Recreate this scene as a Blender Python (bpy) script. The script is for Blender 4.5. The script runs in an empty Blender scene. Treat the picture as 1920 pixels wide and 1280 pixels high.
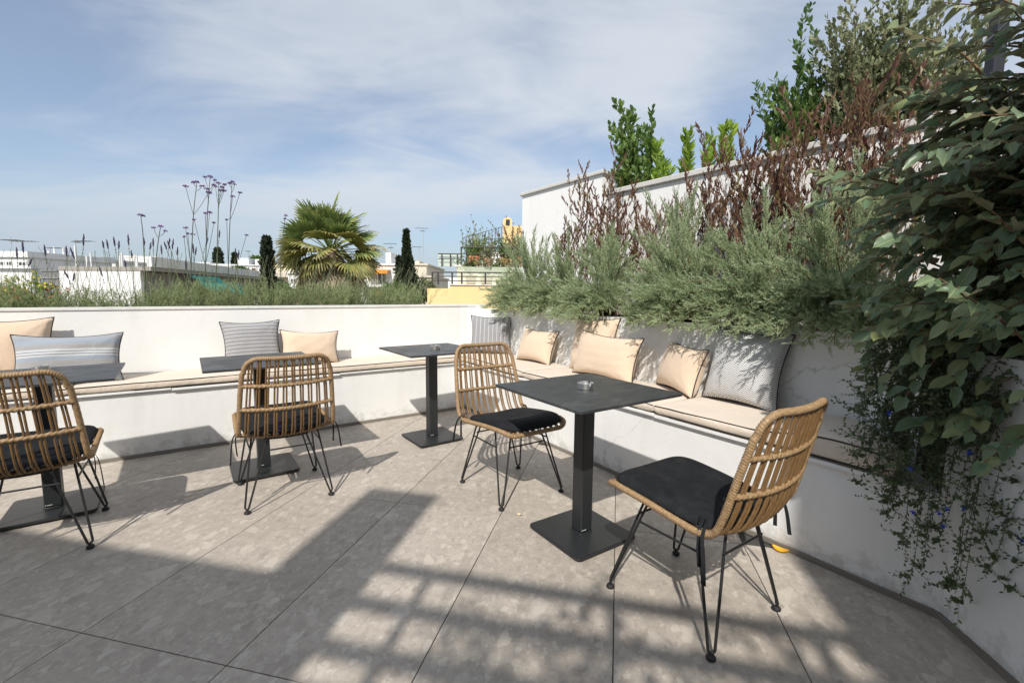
import bpy, math, random
import numpy as np
from mathutils import Vector, Matrix

random.seed(7)
rng = np.random.default_rng(11)
R = math.radians
SC = bpy.context.scene
COL = SC.collection

# ------------------------------------------------------------------ camera
F_PX, PITCH, ROLL, CAM_H = 864.369, 0.1077, 0.0104, 1.2143
cp, sp = math.cos(PITCH), math.sin(PITCH)
_fwd = np.array([0, cp, -sp]); _up0 = np.array([0, sp, cp]); _r0 = np.array([1.0, 0, 0])
_right = math.cos(ROLL) * _r0 + math.sin(ROLL) * _up0
_up = -math.sin(ROLL) * _r0 + math.cos(ROLL) * _up0
CAMP = np.array([0, 0, CAM_H])
cam_d = bpy.data.cameras.new('camera')
cam = bpy.data.objects.new('camera', cam_d)
COL.objects.link(cam)
cam_d.sensor_width = 36.0
cam_d.lens = F_PX / 1920 * 36.0
cam_d.clip_start = 0.05
cam_d.clip_end = 9000
cam.matrix_world = Matrix(((_right[0], _up[0], -_fwd[0], 0), (_right[1], _up[1], -_fwd[1], 0),
                           (_right[2], _up[2], -_fwd[2], CAM_H), (0, 0, 0, 1)))
SC.camera = cam

# ------------------------------------------------------------------ light, sky
SUN_AZ, SUN_EL = R(79), R(44)          # the way the light travels across the floor, and its height
world = bpy.data.worlds.new('World')
SC.world = world
world.use_nodes = True
wn, wl = world.node_tree.nodes, world.node_tree.links
wn.clear()
def wnode(t, **kw):
    n = wn.new(t)
    for k, v in kw.items(): setattr(n, k, v)
    return n
w_out = wnode('ShaderNodeOutputWorld')
w_bg = wnode('ShaderNodeBackground'); w_bg.inputs['Strength'].default_value = 0.115
sky = wnode('ShaderNodeTexSky', sky_type='NISHITA', sun_disc=False)
sky.sun_elevation = SUN_EL
sky.sun_rotation = R(191)
sky.air_density = 1.0; sky.dust_density = 0.7; sky.ozone_density = 2.2; sky.altitude = 50
tc = wnode('ShaderNodeTexCoord')
sep = wnode('ShaderNodeSeparateXYZ'); wl.new(tc.outputs['Generated'], sep.inputs[0])
def wmath(op, a, b=None, c=None, clamp=False):
    n = wnode('ShaderNodeMath', operation=op, use_clamp=clamp)
    for i, v in enumerate((a, b, c)):
        if v is None: continue
        if isinstance(v, (int, float)): n.inputs[i].default_value = v
        else: wl.new(v, n.inputs[i])
    return n.outputs[0]
zz = wmath('ADD', wmath('MAXIMUM', sep.outputs['Z'], 0.0), 0.16)
cx_ = wmath('DIVIDE', sep.outputs['X'], zz); cy_ = wmath('DIVIDE', sep.outputs['Y'], zz)
comb = wnode('ShaderNodeCombineXYZ'); wl.new(cx_, comb.inputs[0]); wl.new(cy_, comb.inputs[1])
def wnoise(scale, detail, rough, off, dist=0.0):
    mp = wnode('ShaderNodeMapping'); wl.new(comb.outputs[0], mp.inputs['Vector'])
    mp.inputs['Location'].default_value = off
    mp.inputs['Scale'].default_value = (scale * 0.62, scale, 1); mp.inputs['Rotation'].default_value = (0, 0, R(-24))
    n = wnode('ShaderNodeTexNoise'); wl.new(mp.outputs[0], n.inputs['Vector'])
    n.inputs['Scale'].default_value = 1; n.inputs['Detail'].default_value = detail
    n.inputs['Roughness'].default_value = rough; n.inputs['Distortion'].default_value = dist
    return n.outputs['Fac']
n1 = wnoise(0.62, 5, 0.5, (3.1, 0.4, 0), 0.4)
n2 = wnoise(2.0, 6, 0.58, (7.7, 2.4, 0), 0.8)
cl = wmath('ADD', wmath('MULTIPLY', n1, 0.72), wmath('MULTIPLY', n2, 0.30))
cr = wnode('ShaderNodeMapRange', interpolation_type='SMOOTHSTEP'); wl.new(cl, cr.inputs[0])
cr.inputs['From Min'].default_value = 0.40; cr.inputs['From Max'].default_value = 0.62
cr.inputs['To Min'].default_value = 0.0; cr.inputs['To Max'].default_value = 1.0
cmix = wnode('ShaderNodeMix', data_type='RGBA')
wl.new(wmath('ADD', wmath('MULTIPLY', cr.outputs[0], 0.68), 0.20), cmix.inputs['Factor'])
wl.new(sky.outputs[0], cmix.inputs['A'])
cmix.inputs['B'].default_value = (5.4, 5.75, 6.2, 1)
hz_ = wnode('ShaderNodeMapRange', interpolation_type='SMOOTHSTEP'); wl.new(sep.outputs['Z'], hz_.inputs[0])
hz_.inputs['From Min'].default_value = -0.02; hz_.inputs['From Max'].default_value = 0.24
hz_.inputs['To Min'].default_value = 0.68; hz_.inputs['To Max'].default_value = 0.0
hmix = wnode('ShaderNodeMix', data_type='RGBA'); wl.new(hz_.outputs[0], hmix.inputs['Factor'])
wl.new(cmix.outputs['Result'], hmix.inputs['A']); hmix.inputs['B'].default_value = (2.75, 3.5, 4.45, 1)   # the grey blue cloud bank all round the horizon
wl.new(hmix.outputs['Result'], w_bg.inputs['Color'])
wl.new(w_bg.outputs[0], w_out.inputs[0])

sun_d = bpy.data.lights.new('sun', 'SUN')
sun_d.energy = 4.2; sun_d.angle = R(0.75); sun_d.color = (1.0, 0.955, 0.885)
sun = bpy.data.objects.new('sun', sun_d); COL.objects.link(sun)
_ld = Vector((math.cos(SUN_AZ) * math.cos(SUN_EL), math.sin(SUN_AZ) * math.cos(SUN_EL), -math.sin(SUN_EL)))
sun.rotation_euler = _ld.to_track_quat('-Z', 'Y').to_euler()
sun.location = (0, 0, 12)
SC.view_settings.view_transform = 'Standard'; SC.view_settings.look = 'None'
SC.view_settings.gamma = 1.0; SC.view_settings.use_curve_mapping = False
SC.view_settings.exposure = 0.22

# ------------------------------------------------------------------ frames
TH = R(34.5); cT, sT = math.cos(TH), math.sin(TH)          # the benches' directions
def W(u, w, z=0.0): return np.array([u * cT - w * sT, u * sT + w * cT, z])
TY = -0.2242; cY, sY = math.cos(TY), math.sin(TY)            # the floor tiles' directions
def E_(e, n, z=0.0): return np.array([e * cY - n * sY, e * sY + n * cY, z])
def ray(x, y): return ((x - 960) / F_PX) * _right - ((y - 640) / F_PX) * _up + _fwd
def at(x, y, Y):
    d = ray(x, y); return CAMP + d * (Y / d[1])
def onw(x, y, w):
    d = ray(x, y); n = np.array([-sT, cT, 0]); return CAMP + d * ((w - CAMP @ n) / (d @ n))
def onu(x, y, u):
    d = ray(x, y); n = np.array([cT, sT, 0]); return CAMP + d * ((u - CAMP @ n) / (d @ n))
def UW(X): return np.array([X[0] * cT + X[1] * sT, -X[0] * sT + X[1] * cT, X[2]])

# ------------------------------------------------------------------ materials
MATS = {}
class NT:
    def __init__(s, name):
        s.m = bpy.data.materials.new(name); s.m.use_nodes = True
        s.n, s.l = s.m.node_tree.nodes, s.m.node_tree.links
        s.b = s.n['Principled BSDF']; s.out = s.n['Material Output']
        MATS[name] = s.m
    def node(s, t, **kw):
        n = s.n.new(t)
        for k, v in kw.items(): setattr(n, k, v)
        return n
    def put(s, sock, v):
        if isinstance(v, (int, float)): sock.default_value = v
        elif isinstance(v, (tuple, list)): sock.default_value = (*v, 1) if len(v) == 3 and sock.type == 'RGBA' else v
        else: s.l.new(v, sock)
    def coord(s, kind='Object'):
        return s.node('ShaderNodeTexCoord').outputs[kind]
    def map(s, v, scale=(1, 1, 1), loc=(0, 0, 0), rot=(0, 0, 0)):
        m = s.node('ShaderNodeMapping'); s.l.new(v, m.inputs[0])
        s.put(m.inputs['Location'], loc); s.put(m.inputs['Rotation'], rot); s.put(m.inputs['Scale'], scale)
        return m.outputs[0]
    def noise(s, v, scale, detail=4, rough=0.55, dist=0.0, out='Fac'):
        n = s.node('ShaderNodeTexNoise'); s.l.new(v, n.inputs['Vector'])
        n.inputs['Scale'].default_value = scale; n.inputs['Detail'].default_value = detail
        n.inputs['Roughness'].default_value = rough; n.inputs['Distortion'].default_value = dist
        return n.outputs[out]
    def vor(s, v, scale, feature='F1', out='Distance', rand=1.0):
        n = s.node('ShaderNodeTexVoronoi', feature=feature); s.l.new(v, n.inputs['Vector'])
        n.inputs['Scale'].default_value = scale; n.inputs['Randomness'].default_value = rand
        return n.outputs[out]
    def ramp(s, f, stops, interp='LINEAR'):
        r = s.node('ShaderNodeValToRGB'); s.l.new(f, r.inputs[0]); cr = r.color_ramp; cr.interpolation = interp
        while len(cr.elements) < len(stops): cr.elements.new(0.5)
        for e, (p, c) in zip(cr.elements, stops):
            e.position = p; e.color = (c, c, c, 1) if isinstance(c, (int, float)) else (*c, 1)
        return r.outputs[0]
    def mix(s, f, a, b, blend='MIX'):
        m = s.node('ShaderNodeMix', data_type='RGBA', blend_type=blend)
        s.put(m.inputs['Factor'], f); s.put(m.inputs['A'], a); s.put(m.inputs['B'], b)
        return m.outputs['Result']
    def math(s, op, a, b=0.0, c=0.0):
        m = s.node('ShaderNodeMath', operation=op)
        s.put(m.inputs[0], a); s.put(m.inputs[1], b); s.put(m.inputs[2], c)
        return m.outputs[0]
    def bump(s, h, strength=0.3, dist=0.01):
        b = s.node('ShaderNodeBump'); b.inputs['Strength'].default_value = strength; b.inputs['Distance'].default_value = dist
        s.l.new(h, b.inputs['Height']); s.l.new(b.outputs[0], s.b.inputs['Normal'])
    def set(s, col=None, rough=None, metal=None, spec=None, sheen=None):
        if col is not None: s.put(s.b.inputs['Base Color'], col)
        if rough is not None: s.put(s.b.inputs['Roughness'], rough)
        if metal is not None: s.put(s.b.inputs['Metallic'], metal)
        if spec is not None: s.put(s.b.inputs['Specular IOR Level'], spec)
        if sheen is not None: s.put(s.b.inputs['Sheen Weight'], sheen)
        return s.m
    def rnd(s): return s.node('ShaderNodeObjectInfo').outputs['Random']

def sep3(t, v):
    s = t.node('ShaderNodeSeparateXYZ'); t.l.new(v, s.inputs[0]); return s.outputs
def plaster(name, col, dirt=(0.42, 0.40, 0.36), amt=0.35, scale=1.0):
    t = NT(name); v = t.coord()
    big = t.noise(v, 1.3 * scale, 5, 0.6)
    st = t.noise(t.map(v, (5, 5, 0.7)), 1.0 * scale, 5, 0.65)
    f = t.math('MULTIPLY', t.ramp(st, [(0.5, 0.0), (0.78, 1.0)]), amt)
    c = t.mix(t.ramp(big, [(0.3, 0.0), (0.75, 1.0)]), col, tuple(x * 0.93 for x in col))
    spots = t.ramp(t.vor(v, 9 * scale), [(0.035, 1.0), (0.07, 0.0)])
    spk = t.math('MULTIPLY', spots, t.ramp(t.noise(v, 2.7 * scale), [(0.55, 0.0), (0.7, 0.35)]))
    c = t.mix(f, c, dirt); c = t.mix(spk, c, dirt)
    zb_ = t.ramp(sep3(t, v)[2], [(0.03, 1.0), (0.22, 0.0)])
    sp_ = t.ramp(t.math('ADD', t.noise(v, 14 * scale, 6, 0.7), t.math('MULTIPLY', zb_, 0.22)), [(0.62, 0.0), (0.78, 1.0)])
    c = t.mix(t.math('MULTIPLY', t.math('MULTIPLY', sp_, zb_), 0.6), c, dirt)
    scf = t.ramp(t.noise(t.map(v, (2.2, 2.2, 7)), 3.5 * scale, 6, 0.72, 0.5), [(0.64, 0.0), (0.70, 1.0)])
    c = t.mix(t.math('MULTIPLY', scf, 0.20), c, dirt)
    wv_ = t.node('ShaderNodeVectorMath', operation='MULTIPLY_ADD'); t.l.new(t.noise(v, 4.0, 4, 0.6, out='Color'), wv_.inputs[0]); wv_.inputs[1].default_value = (0.35, 0.35, 0.35); t.l.new(v, wv_.inputs[2])
    ck = t.ramp(t.vor(wv_.outputs[0], 1.1 * scale, 'DISTANCE_TO_EDGE'), [(0.002, 1.0), (0.006, 0.0)])
    c = t.mix(t.math('MULTIPLY', t.math('MULTIPLY', ck, t.ramp(t.noise(v, 0.9 * scale, 3), [(0.52, 0.0), (0.62, 1.0)])), 0.42), c, tuple(x * 0.6 for x in dirt))
    t.set(c, 0.82, spec=0.25)
    t.bump(t.math('ADD', t.noise(v, 9, 5, 0.6), t.math('MULTIPLY', t.noise(v, 140, 3, 0.6), 0.35)), 0.35, 0.008)
    return t.m
def flat(name, col, rough=0.6, metal=0.0, spec=0.5, var=0.12, scale=8.0, bump=0.0):
    t = NT(name); v = t.coord()
    n = t.noise(v, scale, 5, 0.6)
    c = t.mix(n, tuple(x * (1 - var) for x in col), tuple(min(1, x * (1 + var)) for x in col))
    t.set(c, rough, metal, spec)
    if bump: t.bump(t.noise(v, scale * 6, 4), bump, 0.004)
    return t.m
def leafmat(name, c1, c2, under=None, rough=0.5, trans=0.25, src='attr', c3=None, spec=0.4):
    t = NT(name)
    if src == 'attr':
        a = t.node('ShaderNodeAttribute'); a.attribute_name = 'rnd'; f = a.outputs['Fac']
    else: f = t.rnd()
    stops = [(0.0, c1), (1.0, c2)] if c3 is None else [(0.0, c1), (0.55, c2), (1.0, c3)]
    c = t.ramp(f, stops)
    v = t.coord()
    c = t.mix(t.math('MULTIPLY', t.noise(v, 60, 3), 0.35), c, tuple(x * 0.55 for x in c1))
    if src == 'obj':
        sx_ = sep3(t, v); ax = t.math('ABSOLUTE', sx_[0])
        rib = t.ramp(ax, [(0.012, 1.0), (0.035, 0.0)])
        sv = t.ramp(t.math('ABSOLUTE', t.math('SINE', t.math('SUBTRACT', t.math('MULTIPLY', sx_[1], 26.0), t.math('MULTIPLY', ax, 24.0)))), [(0.04, 1.0), (0.16, 0.0)])
        c = t.mix(t.math('MAXIMUM', t.math('MULTIPLY', rib, 0.55), t.math('MULTIPLY', sv, 0.22)), c, tuple(min(1, x * 1.7) for x in (c3 or c2)))
        sp_ = t.ramp(t.noise(v, 7, 5, 0.7), [(0.62, 0.0), (0.70, 1.0)]); c = t.mix(t.math('MULTIPLY', sp_, 0.45), c, (0.20, 0.16, 0.06))
    if under is not None:
        g = t.node('ShaderNodeNewGeometry'); c = t.mix(g.outputs['Backfacing'], c, under)
    t.set(c, rough, spec=spec)
    if trans > 0:
        tr = t.node('ShaderNodeBsdfTranslucent'); t.l.new(c, tr.inputs[0])
        ms = t.node('ShaderNodeMixShader'); ms.inputs[0].default_value = trans
        t.l.new(t.b.outputs[0], ms.inputs[1]); t.l.new(tr.outputs[0], ms.inputs[2]); t.l.new(ms.outputs[0], t.out.inputs[0])
    return t.m

M = {}
M['plaster'] = plaster('white_plaster', (0.82, 0.815, 0.795), amt=0.16)
M['plaster_old'] = plaster('weathered_white_plaster', (0.78, 0.77, 0.75), amt=0.45)
M['coping'] = plaster('white_coping', (0.74, 0.73, 0.70), amt=0.5, scale=2)
M['coping_dark'] = plaster('grey_coping', (0.60, 0.585, 0.55), amt=0.6, scale=2)
M['skirt'] = flat('stone_skirting', (0.20, 0.178, 0.15), 0.75, var=0.3, scale=5, bump=0.3)

t = NT('terrazzo_stone_tile')
oi = t.node('ShaderNodeObjectInfo')
cmb = t.node('ShaderNodeCombineXYZ')
t.l.new(t.math('MULTIPLY', oi.outputs['Random'], 37.0), cmb.inputs[0]); t.l.new(t.math('MULTIPLY', oi.outputs['Random'], 91.0), cmb.inputs[1])
va = t.node('ShaderNodeVectorMath', operation='ADD'); t.l.new(t.coord(), va.inputs[0]); t.l.new(cmb.outputs[0], va.inputs[1])
v0 = va.outputs[0]
nz = t.noise(v0, 26.0, 3, 0.6, out='Color')
vw = t.node('ShaderNodeVectorMath', operation='MULTIPLY_ADD'); t.l.new(nz, vw.inputs[0]); vw.inputs[1].default_value = (0.022, 0.022, 0); t.l.new(v0, vw.inputs[2])
vd = t.map(vw.outputs[0], (1.25, 0.85, 1), rot=(0, 0, 0.5))
def sepx(col, ch='Red'):
    s_ = t.node('ShaderNodeSeparateColor'); t.l.new(col, s_.inputs[0]); return s_.outputs[ch]
base = t.ramp(t.noise(v0, 24, 8, 0.78), [(0.30, (0.325, 0.288, 0.252)), (0.50, (0.405, 0.363, 0.320)), (0.72, (0.475, 0.43, 0.383))])
c = t.mix(t.math('MULTIPLY', t.ramp(t.noise(v0, 2.2, 4, 0.6), [(0.40, 0.0), (0.72, 1.0)]), 0.22), base, (0.29, 0.252, 0.216))
for sc_, th_, amt_ in ((70, 0.70, 0.45), (34, 0.76, 0.55), (17, 0.80, 0.50), (9, 0.88, 0.42)):     # stone chips from small to large
    cc = t.vor(vd, sc_, out='Color'); ed = t.vor(vd, sc_, 'DISTANCE_TO_EDGE')
    f = t.math('MULTIPLY', t.math('MULTIPLY', t.ramp(sepx(cc), [(th_, 0.0), (th_ + 0.03, 1.0)]), t.ramp(ed, [(0.03, 0.0), (0.09, 1.0)])), amt_)
    tone = t.ramp(sepx(cc, 'Blue'), [(0.15, (0.30, 0.262, 0.228)), (0.45, (0.44, 0.395, 0.35)), (0.9, (0.565, 0.52, 0.465))])
    c = t.mix(f, c, tone)
c = t.mix(t.math('MULTIPLY', t.ramp(t.noise(v0, 95, 6, 0.75), [(0.58, 0.0), (0.68, 1.0)]), 0.55), c, (0.17, 0.146, 0.124))
c = t.mix(t.math('MULTIPLY', t.ramp(t.vor(v0, 7.5), [(0.02, 1.0), (0.045, 0.0)]), 0.35), c, (0.16, 0.138, 0.118))
c = t.mix(1.0, c, t.ramp(oi.outputs['Random'], [(0.0, (0.94, 0.93, 0.90)), (1.0, (1.06, 1.05, 1.02))]), 'MULTIPLY')
t.set(c, t.ramp(t.noise(v0, 12, 4), [(0.3, 0.48), (0.7, 0.66)]), spec=0.35)
t.bump(t.noise(v0, 70, 5, 0.7), 0.12, 0.002)
M['tile'] = t.m
M['grout'] = flat('dark_joint', (0.055, 0.05, 0.045), 0.9)

def fabric(name, col, bump=0.5, scale=420, rough=0.9, var=0.06, wr=0.5):
    t = NT(name); v = t.coord()
    c = t.mix(t.noise(v, 4, 5, 0.6), tuple(x * (1 - var) for x in col), tuple(min(1, x * (1 + var)) for x in col))
    weave = t.math('ADD', t.math('SINE', t.math('MULTIPLY', sep3(t, v)[0], scale * 2.0)), t.math('SINE', t.math('MULTIPLY', sep3(t, v)[1], scale * 2.0)))
    t.set(c, rough, spec=0.15, sheen=0.25)
    h = t.math('ADD', t.math('MULTIPLY', weave, 0.05), t.math('MULTIPLY', t.noise(v, 11, 4, 0.55, 0.9), wr * 4))
    t.bump(h, bump, 0.006)
    return t
M['peach'] = fabric('peach_canvas', (0.66, 0.52, 0.39)).m
M['sand'] = fabric('sand_canvas', (0.62, 0.475, 0.35)).m
M['beige'] = fabric('beige_canvas', (0.67, 0.575, 0.475), wr=0.8).m
M['pipe_dark'] = flat('charcoal_piping', (0.045, 0.04, 0.04), 0.85, spec=0.2)
_p = fabric('black_canvas', (0.0115, 0.0125, 0.0145), bump=0.3, wr=0.9, rough=0.82); _v = _p.coord(); _p.set(_p.mix(_p.math('MULTIPLY', _p.ramp(_p.noise(_v, 9, 6, 0.7), [(0.45, 0.0), (0.75, 1.0)]), 0.6), (0.011, 0.012, 0.014), (0.034, 0.035, 0.037)), sheen=0.0, spec=0.2); M['pad'] = _p.m

def stripes(name, basec, bands, axis=1):
    """bands: (position, halfwidth, colour, strength) along one local axis, in metres; softened by weave noise."""
    t = fabric(name, basec); v = t.coord()
    x = sep3(t, v)[axis]
    x = t.math('ADD', x, t.math('MULTIPLY', t.math('SUBTRACT', t.noise(v, 9, 3), 0.5), 0.004))
    c = t.mix(t.noise(t.map(v, (6, 260, 6) if axis == 1 else (260, 6, 6)), 1, 3), tuple(q * 0.86 for q in basec), tuple(q * 1.12 for q in basec))
    for p, hw, colr, st in bands:
        d = t.math('ABSOLUTE', t.math('SUBTRACT', x, p))
        f = t.math('MULTIPLY', t.ramp(t.math('DIVIDE', d, hw * 2), [(0.4, 1.0), (0.6, 0.0)]), st)
        c = t.mix(f, c, colr)
    t.set(c); return t.m
gw = (0.52, 0.53, 0.54); gd = (0.12, 0.12, 0.13); gb = (0.27, 0.33, 0.41); gt = (0.33, 0.295, 0.26)
M['stripe_blue'] = stripes('blue_grey_striped_canvas', (0.31, 0.325, 0.35), [
    (0.115, 0.016, gb, .5), (0.075, 0.012, gt, .5), (0.052, 0.010, gw, .8), (0.044, 0.0022, gd, .8), (0.034, 0.006, gw, 1), (0.0265, 0.002, gd, .75), (0.016, 0.006, gw, .8),
    (-0.005, 0.010, gb, .5), (-0.035, 0.014, gt, .55), (-0.062, 0.010, (0.30, 0.31, 0.33), .5), (-0.085, 0.008, gw, .85), (-0.094, 0.002, gd, .8), (-0.103, 0.005, gw, .9), (-0.125, 0.012, gb, .4)])
M['stripe_thin'] = stripes('grey_canvas_with_thin_white_stripes', (0.275, 0.27, 0.275), [(-0.18 + 0.031 * k, 0.0014, (0.74, 0.73, 0.72), .9) for k in range(13)])
M['stripe_vert'] = stripes('grey_canvas_with_white_pinstripes', (0.275, 0.275, 0.285), [(-0.20 + 0.044 * k, 0.0016, (0.72, 0.71, 0.70), .9) for k in range(10)], axis=0)
t = fabric('black_and_white_herringbone_canvas', (0.6, 0.6, 0.6)); v = t.coord(); sx = sep3(t, v)
tri = t.math('ABSOLUTE', t.math('SUBTRACT', t.math('FRACT', t.math('MULTIPLY', sx[0], 42.0)), 0.5))
ph = t.math('FRACT', t.math('ADD', t.math('MULTIPLY', sx[1], 85.0), t.math('MULTIPLY', tri, 2.2)))
t.set(t.mix(t.ramp(ph, [(0.42, 0.0), (0.50, 1.0)]), (0.24, 0.245, 0.255), (0.74, 0.73, 0.71)))
M['herring'] = t.m

t = NT('rattan'); v = t.coord()
n = t.noise(t.map(v, (30, 30, 30)), 2.0, 5, 0.7)
t.set(t.mix(t.rnd(), t.ramp(n, [(0.3, (0.13, 0.07, 0.028)), (0.6, (0.235, 0.135, 0.055)), (0.8, (0.36, 0.23, 0.11))]), (0.20, 0.115, 0.045)), 0.42, spec=0.4)
M['rattan'] = t.m
t = NT('rattan_wrap'); v = t.coord()
n = t.noise(v, 130.0, 4, 0.7)
t.set(t.ramp(n, [(0.3, (0.20, 0.122, 0.06)), (0.55, (0.335, 0.22, 0.115)), (0.75, (0.47, 0.335, 0.195))]), 0.48, spec=0.35)
M['wrap'] = t.m
M['black_metal'] = flat('black_metal', (0.014, 0.0145, 0.015), 0.42, spec=0.5, var=0.25)
M['table_metal'] = flat('charcoal_powder_coated_metal', (0.0205, 0.0225, 0.0245), 0.42, spec=0.5, var=0.15, scale=3)
t = NT('slate_laminate'); v = t.coord()
vein = t.noise(t.map(v, (3, 9, 1), rot=(0, 0, 0.4)), 1.6, 8, 0.7, 1.4)
c = t.ramp(vein, [(0.3, (0.028, 0.030, 0.032)), (0.55, (0.048, 0.050, 0.052)), (0.72, (0.095, 0.098, 0.10))])
c = t.mix(t.math('MULTIPLY', t.ramp(t.noise(v, 5, 5, 0.7, 0.8), [(0.52, 0.0), (0.75, 1.0)]), 0.3), c, (0.13, 0.128, 0.12))
t.set(c, t.ramp(t.noise(v, 9, 4), [(0.3, 0.34), (0.7, 0.5)]), spec=0.45); t.bump(vein, 0.15, 0.003)
M['slate'] = t.m
M['edge'] = flat('laminate_edge', (0.02, 0.02, 0.021), 0.5)
M['steel'] = flat('brushed_steel', (0.80, 0.79, 0.77), 0.33, 1.0, var=0.08, scale=30)
M['rubber'] = flat('black_rubber', (0.012, 0.012, 0.012), 0.7)
M['soil'] = flat('planter_soil', (0.045, 0.03, 0.02), 0.95, var=0.5, scale=14, bump=0.6)
M['bark'] = flat('bark', (0.12, 0.085, 0.06), 0.9, var=0.4, scale=18, bump=0.5)
M['twig'] = flat('twig', (0.16, 0.095, 0.055), 0.7, var=0.3, scale=20)
M['stem_green'] = flat('green_stem', (0.16, 0.185, 0.095), 0.7, var=0.25)
M['stem_dark'] = flat('dark_green_stem', (0.07, 0.085, 0.05), 0.7, var=0.25)
M['rosemary'] = leafmat('grey_green_needles', (0.28, 0.365, 0.19), (0.48, 0.565, 0.335), rough=0.6, trans=0.42, c3=(0.62, 0.68, 0.47))
M['lavender'] = leafmat('lavender_leaves', (0.22, 0.285, 0.13), (0.42, 0.485, 0.235), rough=0.6, trans=0.4, c3=(0.58, 0.61, 0.38))
M['dodonaea'] = leafmat('bronze_leaves', (0.15, 0.06, 0.05), (0.20, 0.115, 0.07), rough=0.42, trans=0.35, c3=(0.34, 0.32, 0.10))
M['citrus'] = leafmat('bright_green_leaves', (0.15, 0.27, 0.03), (0.33, 0.47, 0.06), rough=0.4, trans=0.45, c3=(0.46, 0.56, 0.11))
M['laurel'] = leafmat('dark_green_leaves', (0.045, 0.095, 0.022), (0.095, 0.175, 0.04), rough=0.38, trans=0.35, c3=(0.21, 0.31, 0.07))
M['olive'] = leafmat('olive_grey_leaves', (0.13, 0.16, 0.07), (0.26, 0.29, 0.15), rough=0.5, trans=0.32, c3=(0.40, 0.39, 0.23))
ela = dict(c1=(0.15, 0.23, 0.13), c2=(0.23, 0.31, 0.165), c3=(0.33, 0.36, 0.16), under=(0.31, 0.29, 0.175), rough=0.34, trans=0.34)
M['ela_mass'] = leafmat('glossy_broad_leaves', src='attr', **ela)
M['ela_leaf'] = leafmat('glossy_broad_leaf', src='obj', **ela)
M['plumbago'] = leafmat('small_trailing_leaves', (0.075, 0.12, 0.055), (0.145, 0.195, 0.09), rough=0.5, trans=0.3, c3=(0.26, 0.27, 0.13))
M['blue_petal'] = flat('blue_petals', (0.03, 0.06, 0.55), 0.6, var=0.3, scale=40)
M['purple'] = flat('purple_florets', (0.17, 0.08, 0.24), 0.8, var=0.4, scale=60)
M['violet_dark'] = flat('dark_lavender_buds', (0.05, 0.04, 0.075), 0.8, var=0.4, scale=60)
M['red_petal'] = flat('red_petals', (0.50, 0.06, 0.03), 0.6, var=0.3, scale=40)
M['yellow_petal'] = flat('yellow_petals', (0.65, 0.55, 0.05), 0.6, var=0.3, scale=40)
M['yellow_leaf'] = flat('yellow_fallen_leaf', (0.75, 0.38, 0.02), 0.5, var=0.2, scale=40)
M['dry'] = flat('dry_pale_petal', (0.62, 0.50, 0.33), 0.7, var=0.2, scale=40)
M['palm'] = leafmat('palm_fan', (0.13, 0.20, 0.06), (0.26, 0.33, 0.10), rough=0.45, trans=0.3, src='attr', c3=(0.42, 0.40, 0.13))
M['palm_yellow'] = leafmat('ageing_palm_fan', (0.20, 0.23, 0.06), (0.36, 0.32, 0.10), rough=0.5, trans=0.2, src='attr', c3=(0.52, 0.40, 0.18))
M['palm_dead'] = leafmat('dead_palm_fan', (0.24, 0.19, 0.125), (0.38, 0.305, 0.20), rough=0.8, trans=0.1, src='attr', c3=(0.52, 0.43, 0.30))
M['cypress'] = leafmat('cypress_scales', (0.016, 0.028, 0.014), (0.035, 0.05, 0.022), rough=0.7, trans=0.1, c3=(0.06, 0.075, 0.03))
M['pinkstem'] = flat('brown_red_twig', (0.20, 0.11, 0.06), 0.6, var=0.25, scale=25)
# city
M['white_paint'] = plaster('white_render', (0.78, 0.775, 0.76), amt=0.4, scale=0.4)
M['cream_paint'] = plaster('cream_render', (0.66, 0.60, 0.49), amt=0.35, scale=0.4)
M['grey_paint'] = plaster('grey_concrete', (0.34, 0.315, 0.28), amt=0.4, scale=0.4)
M['yellow_paint'] = plaster('yellow_render', (0.80, 0.60, 0.30), dirt=(0.6, 0.42, 0.2), amt=0.18, scale=0.5)
M['glass'] = flat('dark_window_glass', (0.035, 0.045, 0.055), 0.12, spec=0.6)
M['frame_white'] = flat('white_frame', (0.70, 0.69, 0.67), 0.5)
M['frame_brown'] = flat('brown_frame', (0.13, 0.065, 0.04), 0.6)
M['awning_orange'] = flat('orange_awning', (0.62, 0.27, 0.04), 0.8)
M['awning_green'] = flat('teal_awning', (0.012, 0.36, 0.31), 0.75)
M['rail'] = flat('dark_brown_railing', (0.035, 0.028, 0.025), 0.5)
M['terracotta'] = flat('terracotta', (0.50, 0.20, 0.10), 0.8, var=0.2)
M['roof_tile'] = flat('red_roof_tile', (0.38, 0.14, 0.075), 0.85, var=0.3, scale=3)
M['galv'] = flat('pale_metal', (0.45, 0.46, 0.47), 0.45, 0.6)
M['panel_blue'] = flat('solar_panel', (0.03, 0.04, 0.07), 0.2)
t = NT('railing_glass'); t.set((0.72, 0.80, 0.62), 0.05); t.put(t.b.inputs['Alpha'], 0.38); M['rail_glass'] = t.m
M['corrug'] = flat('grey_slat_fence', (0.25, 0.25, 0.25), 0.6)
t = NT('city_ground'); v = t.coord()
t.set(t.ramp(t.noise(v, 0.05, 6, 0.65), [(0.35, (0.10, 0.10, 0.07)), (0.55, (0.22, 0.20, 0.17)), (0.75, (0.34, 0.32, 0.29))]), 0.95)
M['ground'] = t.m
M['post'] = flat('dark_steel_post', (0.035, 0.037, 0.042), 0.45, 0.3)
M['timber'] = flat('pergola_timber', (0.22, 0.15, 0.10), 0.7, var=0.3)

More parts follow.
